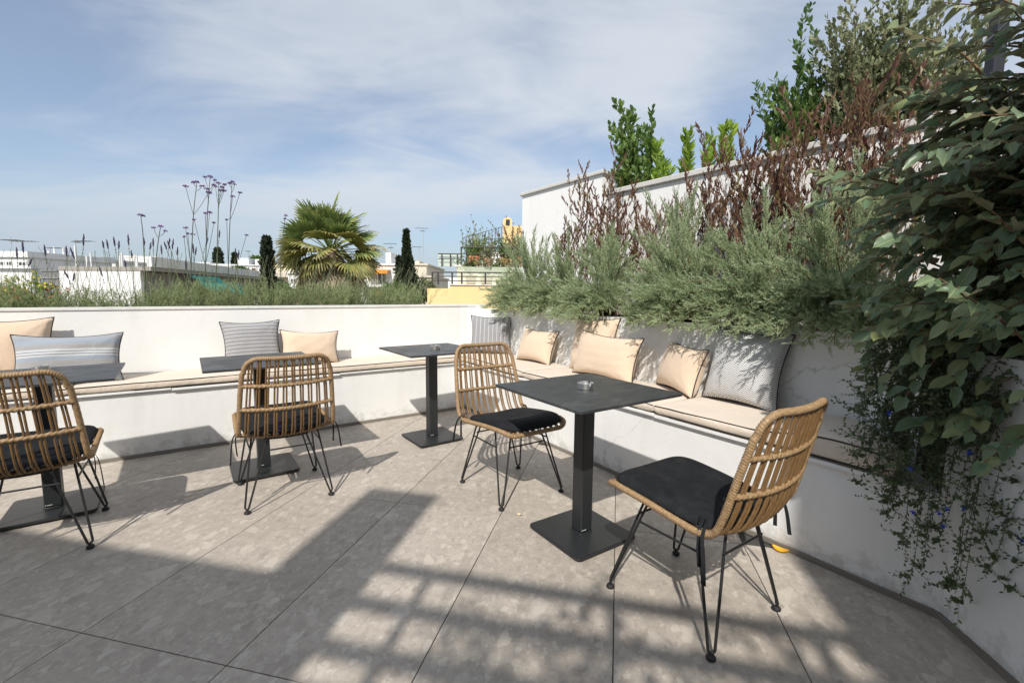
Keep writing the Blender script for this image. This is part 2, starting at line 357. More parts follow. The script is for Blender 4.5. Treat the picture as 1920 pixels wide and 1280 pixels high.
# ------------------------------------------------------------------ mesh helpers
class MB:
    def __init__(s): s.v, s.f, s.a, s.n = [], [], [], 0
    def add(s, V, F, rnd=None):
        V = np.asarray(V, float); s.v.append(V)
        F = np.asarray(F, int) if not isinstance(F, list) or len({len(f) for f in F}) == 1 else F
        if isinstance(F, np.ndarray): s.f.append(F + s.n)
        else: s.f += [np.array([f], int) + s.n for f in F]
        k = len(F)
        s.a.append(np.zeros(k) if rnd is None else np.broadcast_to(np.asarray(rnd, float), (k,)))
        s.n += len(V); return s
    def box(s, x0, x1, y0, y1, z0, z1, T=None, bev=0.0):
        if bev > 0:
            xs, ys, zs = (x0, x0 + bev, x1 - bev, x1), (y0, y0 + bev, y1 - bev, y1), (z0, z0 + bev, z1 - bev, z1)
            pts = []; idx = {}
            def P(i, j, k):
                return idx[(i, j, k)]
            for i in (0, 1, 2, 3):
                for j in (0, 1, 2, 3):
                    for k in (0, 1, 2, 3):
                        if sum(q in (0, 3) for q in (i, j, k)) == 1:
                            idx[(i, j, k)] = len(pts); pts.append((xs[i], ys[j], zs[k]))
            fs = []
            m = (1, 2)
            fs.append((P(0,1,1),P(0,1,2),P(0,2,2),P(0,2,1))); fs.append((P(3,1,1),P(3,2,1),P(3,2,2),P(3,1,2)))
            fs.append((P(1,0,1),P(2,0,1),P(2,0,2),P(1,0,2))); fs.append((P(1,3,1),P(1,3,2),P(2,3,2),P(2,3,1)))
            fs.append((P(1,1,0),P(1,2,0),P(2,2,0),P(2,1,0))); fs.append((P(1,1,3),P(2,1,3),P(2,2,3),P(1,2,3)))
            for a in (0, 3):
                for b in (0, 3):
                    A, B = (1 if a == 0 else 2), (1 if b == 0 else 2)
                    fs.append((P(a,B,1),P(a,B,2),P(A,b,2),P(A,b,1)))
                    fs.append((P(a,1,B),P(a,2,B),P(A,2,b),P(A,1,b)))
                    fs.append((P(1,a,B),P(2,a,B),P(2,A,b),P(1,A,b)))
                    for c_ in (0, 3):
                        C_ = 1 if c_ == 0 else 2
                        s_ = (P(a,B,C_), P(A,b,C_), P(A,B,c_)); fs.append(s_)
            V = np.array(pts)
        else:
            V = np.array([(x, y, z) for z in (z0, z1) for y in (y0, y1) for x in (x0, x1)], float)
            fs = [(0, 2, 3, 1), (4, 5, 7, 6), (0, 1, 5, 4), (2, 6, 7, 3), (0, 4, 6, 2), (1, 3, 7, 5)]
        if T is not None: V = np.array([T(p) for p in V])
        return s.add(V, fs)
    def prism(s, poly, z0, z1):
        """polygon in plan (counter-clockwise), closed top and bottom"""
        n = len(poly); V = [(x, y, z0) for x, y in poly] + [(x, y, z1) for x, y in poly]
        fs = [(i, (i + 1) % n, n + (i + 1) % n, n + i) for i in range(n)] + [tuple(range(n - 1, -1, -1)), tuple(range(n, 2 * n))]
        return s.add(V, [tuple(f) for f in fs])
    def tube(s, P, r, n=8, closed=False, rf=None, cap=True):
        P = np.asarray(P, float); m = len(P)
        if closed: Tn = np.roll(P, -1, 0) - np.roll(P, 1, 0)
        else:
            Tn = np.gradient(P, axis=0) if m > 2 else np.repeat((P[-1:] - P[:1]), m, 0)
        Tn /= np.linalg.norm(Tn, axis=1)[:, None] + 1e-12
        a = np.array([0, 0, 1.0]) if abs(Tn[0][2]) < 0.9 else np.array([1.0, 0, 0])
        N = np.cross(Tn[0], a); N /= np.linalg.norm(N)
        Ns = [N]
        for i in range(1, m):
            N = Ns[-1] - Tn[i] * (Ns[-1] @ Tn[i]); Ns.append(N / (np.linalg.norm(N) + 1e-12))
        Ns = np.array(Ns); Bs = np.cross(Tn, Ns)
        th = np.arange(n) * 2 * math.pi / n
        rr = np.broadcast_to(np.asarray(r, float), (m,))[:, None] * np.ones((1, n))
        if rf is not None:
            L = np.concatenate([[0], np.cumsum(np.linalg.norm(np.diff(P, axis=0), axis=1))])
            rr = rr * rf(L[:, None], th[None, :])
        V = P[:, None] + rr[..., None] * (np.cos(th)[None, :, None] * Ns[:, None] + np.sin(th)[None, :, None] * Bs[:, None])
        V = V.reshape(-1, 3)
        i = np.arange(m if closed else m - 1)[:, None]; j = np.arange(n)[None, :]
        i2 = (i + 1) % m; j2 = (j + 1) % n
        F = np.stack([i * n + j, i * n + j2, i2 * n + j2, i2 * n + j], -1).reshape(-1, 4)
        s.add(V, F)
        if cap and not closed:
            s.add(V[:n], [tuple(range(n - 1, -1, -1))]); s.add(V[-n:], [tuple(range(n))])
        return s
    def lathe(s, prof, n=20, c=(0, 0, 0), mod=None):
        prof = np.array(prof, float); m = len(prof); th = np.arange(n) * 2 * math.pi / n
        V = np.stack([prof[:, 0:1] * np.cos(th), prof[:, 0:1] * np.sin(th), prof[:, 1:2] + 0 * th], -1)
        if mod is not None: V = mod(V, th)
        V = V.reshape(-1, 3) + np.array(c)
        i = np.arange(m - 1)[:, None]; j = np.arange(n)[None, :]; j2 = (j + 1) % n
        F = np.stack([i * n + j, i * n + j2, (i + 1) * n + j2, (i + 1) * n + j], -1).reshape(-1, 4)
        return s.add(V, F)
    def grid(s, V, flip=False):
        a, b = V.shape[:2]
        i = np.arange(a - 1)[:, None]; j = np.arange(b - 1)[None, :]
        F = np.stack([i * b + j, (i + 1) * b + j, (i + 1) * b + j + 1, i * b + j + 1], -1).reshape(-1, 4)
        if flip: F = F[:, ::-1]
        return s.add(V.reshape(-1, 3), F)
    def build(s, name, mat, parent=None, smooth=False, **props):
        return link(name, s.mesh(name, mat, smooth), parent, **props)
    def mesh(s, name, mat, smooth=False):
        me = bpy.data.meshes.new(name)
        V = np.concatenate(s.v) if s.v else np.zeros((0, 3))
        starts, tot, loops = [], [], []
        for F in s.f:
            k, q = F.shape; tot.append(np.full(k, q)); loops.append(F.reshape(-1))
        tot = np.concatenate(tot); loops = np.concatenate(loops)
        starts = np.concatenate([[0], np.cumsum(tot)[:-1]])
        me.vertices.add(len(V)); me.vertices.foreach_set('co', V.astype(np.float32).ravel())
        me.loops.add(len(loops)); me.loops.foreach_set('vertex_index', loops.astype(np.int32))
        me.polygons.add(len(tot)); me.polygons.foreach_set('loop_start', starts.astype(np.int32))
        try: me.polygons.foreach_set('loop_total', tot.astype(np.int32))
        except Exception: pass
        me.update(calc_edges=True); me.validate()
        a = np.concatenate(s.a)
        if a.any() and len(a) == len(me.polygons):
            at_ = me.attributes.new('rnd', 'FLOAT', 'FACE'); at_.data.foreach_set('value', a.astype(np.float32))
        me.polygons.foreach_set('use_smooth', np.full(len(me.polygons), bool(smooth)))
        if mat is not None: me.materials.append(mat)
        return me

def link(name, me, parent=None, **props):
    o = bpy.data.objects.new(name, me); COL.objects.link(o)
    if parent is not None: o.parent = parent
    for k, v in props.items(): o[k] = v
    return o
def thing(name, label, cat, loc=(0, 0, 0), rz=0.0, group=None):
    o = bpy.data.objects.new(name, None); COL.objects.link(o)
    o.empty_display_size = 0.1
    o.location = tuple(loc); o.rotation_euler = (0, 0, rz); o['label'] = label; o['category'] = cat
    if group: o['group'] = group
    return o
def copy_tree(o, parent=None, kids=None):
    c = o.copy(); COL.objects.link(c)
    if parent is not None: c.parent = parent
    for ch in [x for x in bpy.data.objects if x.parent == o]: copy_tree(ch, c)
    return c
def nrm(a): return a / (np.linalg.norm(a, axis=-1, keepdims=True) + 1e-12)
def frames(D, roll=None):
    """rotation matrices whose +y is D, rolled at random about it"""
    D = nrm(np.asarray(D, float)); n = len(D)
    ref = np.where(np.abs(D[:, 2:3]) < 0.95, np.array([[0, 0, 1.0]]), np.array([[1.0, 0, 0]]))
    X = nrm(np.cross(D, ref)); Z = np.cross(X, D)
    r = rng.uniform(0, 2 * math.pi, n) if roll is None else np.broadcast_to(roll, (n,))
    c, s_ = np.cos(r)[:, None], np.sin(r)[:, None]
    return np.stack([X * c + Z * s_, D, -X * s_ + Z * c], -1)
def scatter(mb, V0, F0, Rm, T, S, rnd=None):
    V0 = np.asarray(V0, float); F0 = np.asarray(F0, int); N = len(T)
    S = np.asarray(S, float); S = S[:, None] if S.ndim == 1 else S
    V = np.einsum('nij,nkj->nki', Rm, V0[None] * S[:, None, :] if S.shape[1] == 3 else V0[None] * S[:, :, None]) + T[:, None]
    F = F0[None] + (np.arange(N) * len(V0))[:, None, None]
    if rnd is None: rnd = rng.random(N)
    mb.add(V.reshape(-1, 3), F.reshape(-1, F0.shape[1]), np.repeat(np.clip(rnd, 0.002, 1), len(F0)))
NEEDLE = (np.array([(0, 0, 0), (0.5, 0.45, 0.12), (0, 1, 0), (-0.5, 0.45, 0.12)]), np.array([(0, 1, 2, 3)]))
SLEAF = (np.array([(0, 0, 0), (0.5, 0.4, 0.10), (0.36, 0.75, 0.06), (0, 1, -0.05), (-0.36, 0.75, 0.06), (-0.5, 0.4, 0.10), (0, 0.4, 0), (0, 0.75, 0.0)]),
         np.array([(0, 1, 6, 6), (1, 2, 7, 6), (2, 3, 7, 7), (0, 6, 5, 5), (6, 7, 4, 5), (7, 3, 4, 4)]))
SLEAF = (SLEAF[0], np.array([(0, 1, 6), (1, 2, 7), (1, 7, 6), (2, 3, 7), (0, 6, 5), (6, 7, 4), (6, 4, 5), (7, 3, 4)]))
def interp(P, n):
    """smooth resampling (Catmull-Rom) of control points"""
    P = np.asarray(P, float); m = len(P); t = np.linspace(0, m - 1 - 1e-9, n); i = t.astype(int); f = (t - i)[:, None]
    g = lambda k: P[np.clip(k, 0, m - 1)]
    p0, p1, p2, p3 = g(i - 1), g(i), g(i + 1), g(i + 2)
    p0 = np.where((i == 0)[:, None], 2 * p1 - p2, p0); p3 = np.where((i >= m - 2)[:, None], 2 * p2 - p1, p3)
    return 0.5 * (2 * p1 + (p2 - p0) * f + (2 * p0 - 5 * p1 + 4 * p2 - p3) * f ** 2 + (3 * p1 - p0 - 3 * p2 + p3) * f ** 3)
def pnoise(X, k=3.0, seed=0):
    r = np.random.default_rng(seed); out = 0
    for o in range(4):
        d = r.normal(size=(X.shape[-1],)) * k * (1.6 ** o); out = out + np.sin(X @ d + r.uniform(0, 6)) / (1.4 ** o)
    return out / 2.4

# ================================================================== SETTING
ZG = -9.5
g = MB(); S_ = 4000
g.add([(-S_, -S_, ZG), (S_, -S_, ZG), (S_, S_, ZG), (-S_, S_, ZG)], [(0, 1, 2, 3)])
g.build('ground', M['ground'], kind='structure')

# terrace floor: a dark joint bed with single stone tiles on it
TOX, TOY, TSA, TSB = -2.7053, 1.7814, 0.6117, 1.2
floor = bpy.data.objects.new('terrace_floor', None); COL.objects.link(floor); floor['kind'] = 'structure'
slab = MB(); slab.prism([tuple(W(-4.2, 4.7)[:2]), tuple(E_(-4.4, -1.5)[:2]), tuple(E_(3.4, -1.5)[:2]), tuple(W(2.9, -0.4)[:2]), tuple(W(2.75, 4.7)[:2])], -0.30, -0.006)
slab.build('joint_bed', M['grout'], floor, kind='structure')
tb = MB(); gj = 0.0018
tb.box(gj, TSA - gj, gj, TSB - gj, -0.0055, 0.0, bev=0.0008)
tile_me = tb.mesh('floor_tile', M['tile'])
for a in range(-4, 11):
    for b in range(-4, 5):
        x = TOX + a * TSA * cY - b * TSB * sY; y = TOY + a * TSA * sY + b * TSB * cY
        cx, cy = x + TSA / 2 * cY - TSB / 2 * sY, y + TSA / 2 * sY + TSB / 2 * cY
        u, w, _ = UW(np.array([cx, cy, 0])); n = -cx * sY + cy * cY
        if u > 2.75 or w > 4.75 or n < -1.2 or u < -3.4 or math.hypot(cx, cy) > 6.5: continue
        o = link('floor_tile', tile_me, floor)
        o.location = (x, y, 0); o.rotation_euler = (0, 0, TY + (math.pi if False else 0))

# ---- low back walls
U0, W0 = 2.27, 4.16          # faces of the two benches
UB, WB = 2.80, 4.60          # faces of the two back walls
ZW = 1.045
def uwp(pts): return [tuple(W(u, w)[:2]) for u, w in pts]
arc = [(2.45 + 0.35 * math.sin(a), 4.25 + 0.35 * math.cos(a)) for a in np.linspace(0, math.pi / 2, 7)]
left_wall = thing('parapet_wall', 'long low white wall behind the left bench with lavender along its top', 'wall', W(0, 4.6), 0)
P0 = W(0, 4.6)
def loc_uw(u, w): q = W(u, w) - P0; return (q[0], q[1])
inner = [(-4.4, 4.6)] + arc[:4]
outer = [(x, y) for x, y in [(2.72, 4.62), (2.55, 4.73), (-4.4, 4.73)]]
mb = MB(); mb.prism([loc_uw(*p) for p in inner + outer], -0.3, ZW); mb.build('wall_body', M['plaster'], left_wall, smooth=False)
inner2 = [(-4.4, 4.592)] + [(2.45 + 0.358 * math.sin(a), 4.25 + 0.358 * math.cos(a) - 0.016) for a in np.linspace(0, math.pi / 4, 4)]
mb = MB(); mb.prism([loc_uw(*p) for p in inner2 + [(2.74, 4.63), (2.56, 4.745), (-4.4, 4.745)]], ZW, ZW + 0.018); mb.build('coping', M['coping'], left_wall)
# hidden outer planter wall and soil
mb = MB(); mb.prism([loc_uw(*p) for p in [(-4.4, 4.73), (2.2, 4.73), (2.2, 5.45), (-4.4, 5.45)]], 0.2, 0.97); mb.build('soil', M['soil'], left_wall)
mb = MB(); mb.prism([loc_uw(*p) for p in [(-4.4, 5.45), (2.26, 5.45), (2.26, 5.55), (-4.4, 5.55)]], -0.3, 1.02); mb.prism([loc_uw(*p) for p in [(2.2, 4.74), (2.26, 4.74), (2.26, 5.45), (2.2, 5.45)]], 0.0, 1.02)
mb.build('outer_wall', M['plaster_old'], left_wall)

P1 = W(2.8, 2.5)
def loc_r(u, w): q = W(u, w) - P1; return (q[0], q[1])
right_wall = thing('planter_wall', 'white planter wall behind the right bench under the overhanging grey green shrubs', 'wall', P1, 0)
face = arc[3:] + [(2.80, 1.02), (2.77, 0.86), (2.66, 0.68), (2.50, 0.54), (2.2685, 0.445), (2.262, 0.412)]
face += [tuple(UW(np.array([1.59, 1.33, 0]))[:2]), tuple(UW(np.array([1.50, 0.85, 0]))[:2]), tuple(UW(np.array([1.42, 0.3, 0]))[:2])]
back = [(fx + 0.11, fy + 0.03) for fx, fy in face]; back[0] = (2.72, 4.62)
mb = MB(); mb.prism([loc_r(*p) for p in back + face[::-1]], -0.3, ZW - 0.03)
mb.build('wall_body', M['plaster'], right_wall)
soil_in = [(2.9, 4.25), (2.91, 1.0), (2.6, 0.62), (2.3, 0.46)] + [back[-3], back[-2], back[-1]]
mb = MB(); mb.prism([loc_r(*p) for p in [(3.7, -1.5), (3.7, 4.25)] + soil_in], 0.2, ZW - 0.06); mb.build('soil', M['soil'], right_wall)

# ---- benches
left_bench = thing('masonry_bench', 'built in white masonry bench along the back left wall', 'bench', W(-0.7, W0), TH)
mb = MB(); mb.box(-3.6, U0 + 0.7 + 0.4, 0, 0.439, -0.2, 0.468); mb.build('bench_body', M['plaster'], left_bench)
mb = MB(); mb.box(-3.6, U0 + 0.7 - 0.009, -0.009, -0.0005, 0.0, 0.027, bev=0.002); mb.build('skirting', M['skirt'], left_bench)
edges = [-4.3, -2.9, -1.45, -0.174, 1.018, U0 + 0.02]
for i in range(5):
    a, b = edges[i] + 0.7 + 0.0015, edges[i + 1] + 0.7 - 0.0015
    mb = MB(); z = 0.469 + (0.006 if i % 2 == 0 else 0.0); mb.box(a, b, -0.022 - 0.004 * (i % 2), 0.436, z, z + 0.017, bev=0.002)
    mb.build('seat_panel', M['plaster'], left_bench)
right_bench = thing('masonry_bench', 'built in white masonry bench along the right wall below the shrubs', 'bench', W(U0, 2.5), TH)
mb = MB(); mb.prism([(0, 1.66 - 0.0), (0, 0.433 - 2.5), (0.12, 0.5 - 2.5), (0.25, 0.60 - 2.5), (0.42, 0.8 - 2.5), (0.527, 1.05 - 2.5), (0.527, 1.66 + 0.02)][::-1][::-1], -0.2, 0.468)
mb.build('bench_body', M['plaster'], right_bench)
mb = MB(); mb.box(-0.009, -0.0005, 0.42 - 2.5, 1.65, 0.0, 0.027, bev=0.002); mb.build('skirting', M['skirt'], right_bench)
edges = [4.14, 3.112, 1.754, 0.62]
for i in range(3):
    b, a = edges[i] - 2.5 - 0.0015, edges[i + 1] - 2.5 + 0.0015
    mb = MB(); z = 0.469 + (0.005 if i == 1 else 0.0)
    if i < 2: mb.box(-0.022 - 0.004 * (i % 2), 0.524, a, b, z, z + 0.017, bev=0.002)
    else: mb.prism([(-0.022, b), (-0.022, a), (0.15, a + 0.08), (0.38, a + 0.3), (0.524, a + 0.6), (0.524, b)], z, z + 0.017)
    mb.build('seat_panel', M['plaster'], right_bench)

# ---- planter skirting beyond the bend
mb = MB()
q = [np.array(p) for p in face[-5:]]
for a, b in zip(q[:-1], q[1:]):
    d = nrm(b - a); n_ = np.array([-d[1], d[0]])
    n_ = n_ if (UW(np.array([0.5, 1.0, 0]))[:2] - a) @ n_ > 0 else -n_
    mb.prism([loc_r(*p) for p in (a + n_ * 0.0005, b + n_ * 0.0005, b + n_ * 0.009, a + n_ * 0.009)], 0.0, 0.027)
mb.build('skirting', M['skirt'], right_wall)

# ---- boundary walls on the right
far_wall = thing('boundary_wall', 'tall white wall end block with a thin coping beyond the shrubs', 'wall', W(4.3, 4.29), TH)
mb = MB(); mb.box(0, 1.5, 0, 1.72, -9, 2.69); mb.build('wall_body', M['plaster'], far_wall)
mb = MB(); mb.box(-0.035, 1.55, -0.03, 1.75, 2.69, 2.735, bev=0.006); mb.build('coping', M['coping_dark'], far_wall)
near_wall = thing('boundary_wall', 'long tall white wall with pale coping behind the bronze shrubs', 'wall', W(3.75, 3.63), TH)
mb = MB(); mb.box(0, 0.2, -5.4, 0, -1.0, 2.255); mb.build('wall_body', M['plaster'], near_wall)
mb = MB(); mb.box(-0.035, 0.235, -5.4, 0.03, 2.255, 2.305, bev=0.006); mb.build('coping', M['coping_dark'], near_wall)

# ---- house behind the photographer (casts the shade over the near floor)
house = thing('terrace_house', 'white house front with a roof pillar and slatted railing behind the terrace', 'building', E_(0, -1.3), TY)
NB = 0.0
mb = MB(); mb.box(-6.5, -0.875, -0.35, NB, -0.3, 2.80); mb.box(-0.875, 0.98, -0.35, NB, -0.3, 2.36); mb.box(0.98, 5.5, -1.2, NB, -0.3, 5.1)
mb.build('wall', M['plaster'], house)
mb = MB(); mb.box(-1.32, -0.88, -0.36, -0.01, 2.80, 3.66); mb.build('roof_pillar', M['plaster'], house)
for z in (2.60, 2.825, 3.05):
    mb = MB(); mb.box(-0.875, 0.98, -0.16, -0.12, z, z + 0.055); mb.build('slat', M['timber'], house)
for e in (-0.66, 0.10, 0.80):
    mb = MB(); mb.box(e, e + 0.04, -0.22, -0.165, 2.36, 3.12); mb.build('rail_post', M['timber'], house)
for e0 in (-3.2, -1.5, 1.9):
    d_ = MB().box(e0, e0 + 1.1, NB + 0.001, NB + 0.03, 0.0, 2.1).build('door', M['frame_white'], house)
    MB().box(e0 + 0.08, e0 + 1.02, NB + 0.031, NB + 0.035, 0.1, 2.0).build('pane', M['glass'], d_)

# ================================================================== FURNITURE
# ---- seat cushions on the benches
def cushion_strip(name, label, org, rz, x0, x1, depth, h=0.062, endfn=None, seed=0, front=-0.03):
    """long seat cushion: x along the bench, y into the wall, z up from its underside"""
    n = 44; m = 28
    xs = np.linspace(x0, x1, n); th = np.linspace(0, 2 * math.pi, m, endpoint=False)
    V = []
    for x in xs:
        d0, d1, hh = front, depth, h
        if endfn: d0, d1, hh = endfn(x, d0, d1, hh)
        e = min(x - x0, x1 - x); k = 1 - 0.35 * max(0, 1 - e / 0.03) ** 2
        ex = 0.17
        c_, s_ = np.cos(th), np.sin(th)
        y = (d0 + d1) / 2 + (d1 - d0) / 2 * np.sign(c_) * np.abs(c_) ** ex
        z = hh / 2 + hh / 2 * k * np.sign(s_) * np.abs(s_) ** 0.42
        P = np.stack([np.full(m, x), y, z], -1)
        nz = pnoise(P * np.array([1, 1, 0.2]), 5.0, seed)
        P[:, 2] += 0.004 * nz * (z > hh * 0.6); P[:, 1] += 0.004 * pnoise(P, 9, seed + 1)
        V.append(P)
    V = np.array(V)
    t = thing(name, label, 'cushion', org, rz)
    mb = MB(); Vc = np.concatenate([V, V[:, :1]], 1); mb.grid(Vc)
    mb.add(V[0], [tuple(range(m))]); mb.add(V[-1], [tuple(range(m - 1, -1, -1))])
    mb.build('cover', M['beige'], t, smooth=True)
    def rim(zf):
        pts = []
        for i, x in enumerate(xs):
            P = V[i]; j = np.argmin(np.abs(P[:, 2] - zf * P[:, 2].max()) + (P[:, 1] > P[:, 1].mean()) * 9)
            pts.append(P[j] + np.array([0, -0.002, 0]))
        return pts
    for zf in (0.86, 0.10):
        mb = MB(); P = np.array(rim(zf)); k = np.ones(7) / 7
        P[:, 2] = np.convolve(np.pad(P[:, 2], 3, 'edge'), k, 'valid'); P[:, 1] = np.convolve(np.pad(P[:, 1], 3, 'edge'), k, 'valid') - 0.001
        mb.tube(P, 0.0036, 6); mb.build('piping', M['pipe_dark'], t, smooth=True)
    return t
ZC = 0.4925
cushion_strip('seat_cushion', 'beige bench cushion with dark piping at the far left end under the striped pillow', W(-0.715, W0, ZC), TH, -1.9, -0.008, 0.425, seed=3)
cushion_strip('seat_cushion', 'long beige bench cushion with dark piping along the left wall into the corner', W(-0.715, W0, ZC), TH, 0.008, 3.46, 0.425, seed=5)
# the right bench: local x runs along the bench away from the bend, so turn the strip
def cushion_right(label, w0, w1, seed, endfn=None):
    return cushion_strip('seat_cushion', label, W(U0, w0, ZC), TH - math.pi / 2, 0.006, w0 - w1 - 0.006, 0.515, seed=seed, endfn=endfn)
cushion_right('short beige bench cushion with dark piping tucked into the far corner', 4.13, 3.112, 8)
cushion_right('beige bench cushion behind the nearest table with the lumbar pillow on it', 3.112, 1.754, 9)
def bend(x, d0, d1, hh):
    L = 1.754 - 0.58
    k = np.clip((x - (L - 0.55)) / 0.55, 0, 1)
    return d0, d0 + (d1 - d0) * (1 - 0.86 * k ** 2.2), hh * (1 + 0.9 * np.sin(k * math.pi * 0.85) * (k > 0))
cushion_right('beige bench cushion with a rounded end behind the nearest chair', 1.754, 0.58, 10, bend)

# ---- loose pillows
def pillow(label, mat, w, h, t, base, face_dir, lean, roll=0.0, seed=0, cat='pillow', pinch=0.105, group=None):
    n = 30; a = np.linspace(-1, 1, n); A, B = np.meshgrid(a, a, indexing='ij')
    X = A * w / 2 * (1 - pinch * (1 - B ** 2) * np.abs(A) ** 2 * min(1.3, h / w + .3)); Y = B * h / 2 * (1 - pinch * 1.25 * (1 - A ** 2) * np.abs(B) ** 2 * min(1.3, w / h * .8))
    prof = ((1 - A ** 2) * (1 - B ** 2)) ** 0.40
    t = t * 1.3; th = thing('pillow', label, cat, (0, 0, 0), 0, group)
    f = np.array([face_dir[0], face_dir[1], 0.0]); f /= np.linalg.norm(f); up = np.array([0, 0, 1.0])
    yl = up * math.cos(lean) - f * math.sin(lean); zl = f * math.cos(lean) + up * math.sin(lean); xl = np.cross(yl, zl)
    xr = xl * math.cos(roll) + yl * math.sin(roll); yr = -xl * math.sin(roll) + yl * math.cos(roll)
    org = np.array(base) + yl * (h / 2 * 0.96 + abs(math.sin(roll)) * w / 2 * 0.85)
    th.matrix_world = Matrix(((xr[0], yr[0], zl[0], org[0]), (xr[1], yr[1], zl[1], org[1]), (xr[2], yr[2], zl[2], org[2]), (0, 0, 0, 1)))
    rr = np.random.default_rng(seed)
    mb = MB()
    for sgn in (1, -1):
        Z = sgn * t / 2 * prof
        P3 = np.stack([X, Y, Z], -1)
        nz = pnoise(P3.reshape(-1, 3), 9, seed + (sgn > 0)).reshape(n, n)
        rad = np.zeros((n, n))
        for ca, cb in ((-1, -1), (1, -1), (1, 1), (-1, 1)):      # folds running out of the corners
            dx, dy = (A - ca) * w, (B - cb) * h; r_ = np.hypot(dx, dy); an = np.arctan2(dy, dx)
            rad += np.sin(an * rr.integers(9, 15) + rr.uniform(0, 6)) * np.exp(-r_ / (0.22 * min(w, h) + .03)) * (r_ > .004)
        Z = Z + sgn * (0.0055 * nz * prof + 0.010 * rad * np.minimum(prof * 2, 1)) * t / 0.13
        Z = Z - sgn * 0.012 * np.exp(-((B - 0.75) / 0.3) ** 2) * prof * np.cos(A * 2.2 + seed)
        mb.grid(np.stack([X, Y, Z], -1), flip=sgn < 0)
    mb.build('cover', mat, th, smooth=True)
    e = np.concatenate([np.stack([X[:, 0], Y[:, 0]], -1), np.stack([X[-1, 1:], Y[-1, 1:]], -1), np.stack([X[-2::-1, -1], Y[-2::-1, -1]], -1), np.stack([X[0, -2:0:-1], Y[0, -2:0:-1]], -1)])
    P = np.concatenate([e, np.zeros((len(e), 1))], 1)
    mb = MB(); mb.tube(P, 0.0042, 6, closed=True); mb.build('piping', M['pipe_dark'], th, smooth=True)
    return th
fl = (sT, -cT)           # facing away from the left wall
fr = (-cT, -sT)          # facing away from the right wall
def fmix(k): return (fl[0] * (1 - k) + fr[0] * k, fl[1] * (1 - k) + fr[1] * k)
zb = 0.552
pillow('large peach square pillow cut off by the left edge of the photo', M['sand'], 0.46, 0.46, 0.15, W(-1.05, 4.42, zb), fl, R(13), R(1.5), 1)
pillow('long blue and grey striped lumbar pillow in front of the peach pillow', M['stripe_blue'], 0.58, 0.36, 0.13, W(-0.735, 4.27, zb), fmix(0.05), R(15), R(-0.5), 2)
pillow('grey square pillow with thin horizontal white stripes behind the second chair', M['stripe_thin'], 0.45, 0.41, 0.13, W(0.385, 4.40, zb), fl, R(15), R(1.0), 3)
pillow('peach lumbar pillow tilted against the grey striped pillow', M['peach'], 0.49, 0.30, 0.13, W(0.835, 4.37, zb), fl, R(16), R(-3.5), 4)
pillow('grey square pillow with vertical pinstripes in the bench corner', M['stripe_vert'], 0.45, 0.42, 0.13, W(2.565, 4.13, zb), fmix(0.40), R(17), R(-1.5), 5)
pillow('small peach pillow next to the pinstriped corner pillow', M['peach'], 0.47, 0.33, 0.14, W(2.605, 3.44, zb), fmix(0.93), R(19), R(-1), 6)
pillow('large peach square pillow half hidden behind a lumbar pillow', M['peach'], 0.49, 0.47, 0.15, W(2.69, 2.78, zb), fr, R(13), R(1.5), 7)
pillow('wide peach lumbar pillow leaning in front of the square peach pillow', M['peach'], 0.62, 0.36, 0.14, W(2.55, 2.50, zb), fmix(0.97), R(17), R(-1.5), 8)
pillow('peach pillow turned aside with its piped edge showing beside the herringbone pillow', M['peach'], 0.44, 0.33, 0.15, W(2.655, 1.915, zb), (-cT - 0.42 * sT, -sT + 0.42 * cT), R(17), R(-2), 9)
pillow('black and white herringbone square pillow on the right bench', M['herring'], 0.47, 0.46, 0.15, W(2.66, 1.465, zb), fmix(1.0), R(14), R(-2), 10)

# ---- tables
def rounded_rect(a, r, n=5):
    pts = []
    for cx, cy, a0 in ((a - r, a - r, 0), (-a + r, a - r, 90), (-a + r, -a + r, 180), (a - r, -a + r, 270)):
        for k in range(n + 1):
            an = R(a0 + 90 * k / n); pts.append((cx + r * math.cos(an), cy + r * math.sin(an)))
    return pts
def make_table(label, loc, rz):
    t = thing('cafe_table', label, 'table', loc, rz, 'square cafe tables')
    mb = MB(); P = rounded_rect(0.3205, 0.006, 2); mb.prism(P, 0.7355, 0.7465)
    mb.build('tabletop', M['slate'], t)
    mb = MB(); mb.prism(rounded_rect(0.3190, 0.006, 2), 0.7335, 0.7354); mb.build('top_edge', M['edge'], t)
    mb = MB(); mb.box(-0.037, 0.037, -0.037, 0.037, 0.0285, 0.7215, bev=0.005); mb.build('column', M['table_metal'], t)
    mb = MB(); mb.box(-0.13, 0.13, -0.13, 0.13, 0.722, 0.733, bev=0.002); mb.build('mounting_plate', M['table_metal'], t)
    mb = MB(); a = 0.1925
    mb.prism(rounded_rect(a, 0.022), 0.012, 0.022); mb.prism(rounded_rect(a - 0.003, 0.02), 0.022, 0.0245)
    b = mb.build('base_plate', M['table_metal'], t)
    mb = MB(); mb.tube([(x, y, 0.0265) for x, y in rounded_rect(0.039, 0.006, 2)], 0.0032, 6, closed=True); mb.build('weld', M['table_metal'], b, smooth=True)
    for sx in (-1, 1):
        for sy in (-1, 1):
            mb = MB(); mb.lathe([(0.0, 0.0), (0.013, 0.0), (0.014, 0.004), (0.011, 0.0119), (0.0, 0.0119)], 12, (sx * 0.162, sy * 0.162, 0)); mb.build('foot', M['rubber'], b, smooth=True)
    mb = MB(); mb.box(-0.026, -0.004, -0.0382, -0.0373, 0.040, 0.0425); mb.box(-0.032, -0.029, -0.0382, -0.0373, 0.0395, 0.0435); mb.build('sticker', M['frame_white'], t)
    return t
tb4 = make_table('nearest square dark slate table with a steel ashtray between two chairs', (0.361, 2.216, 0), 0.59)
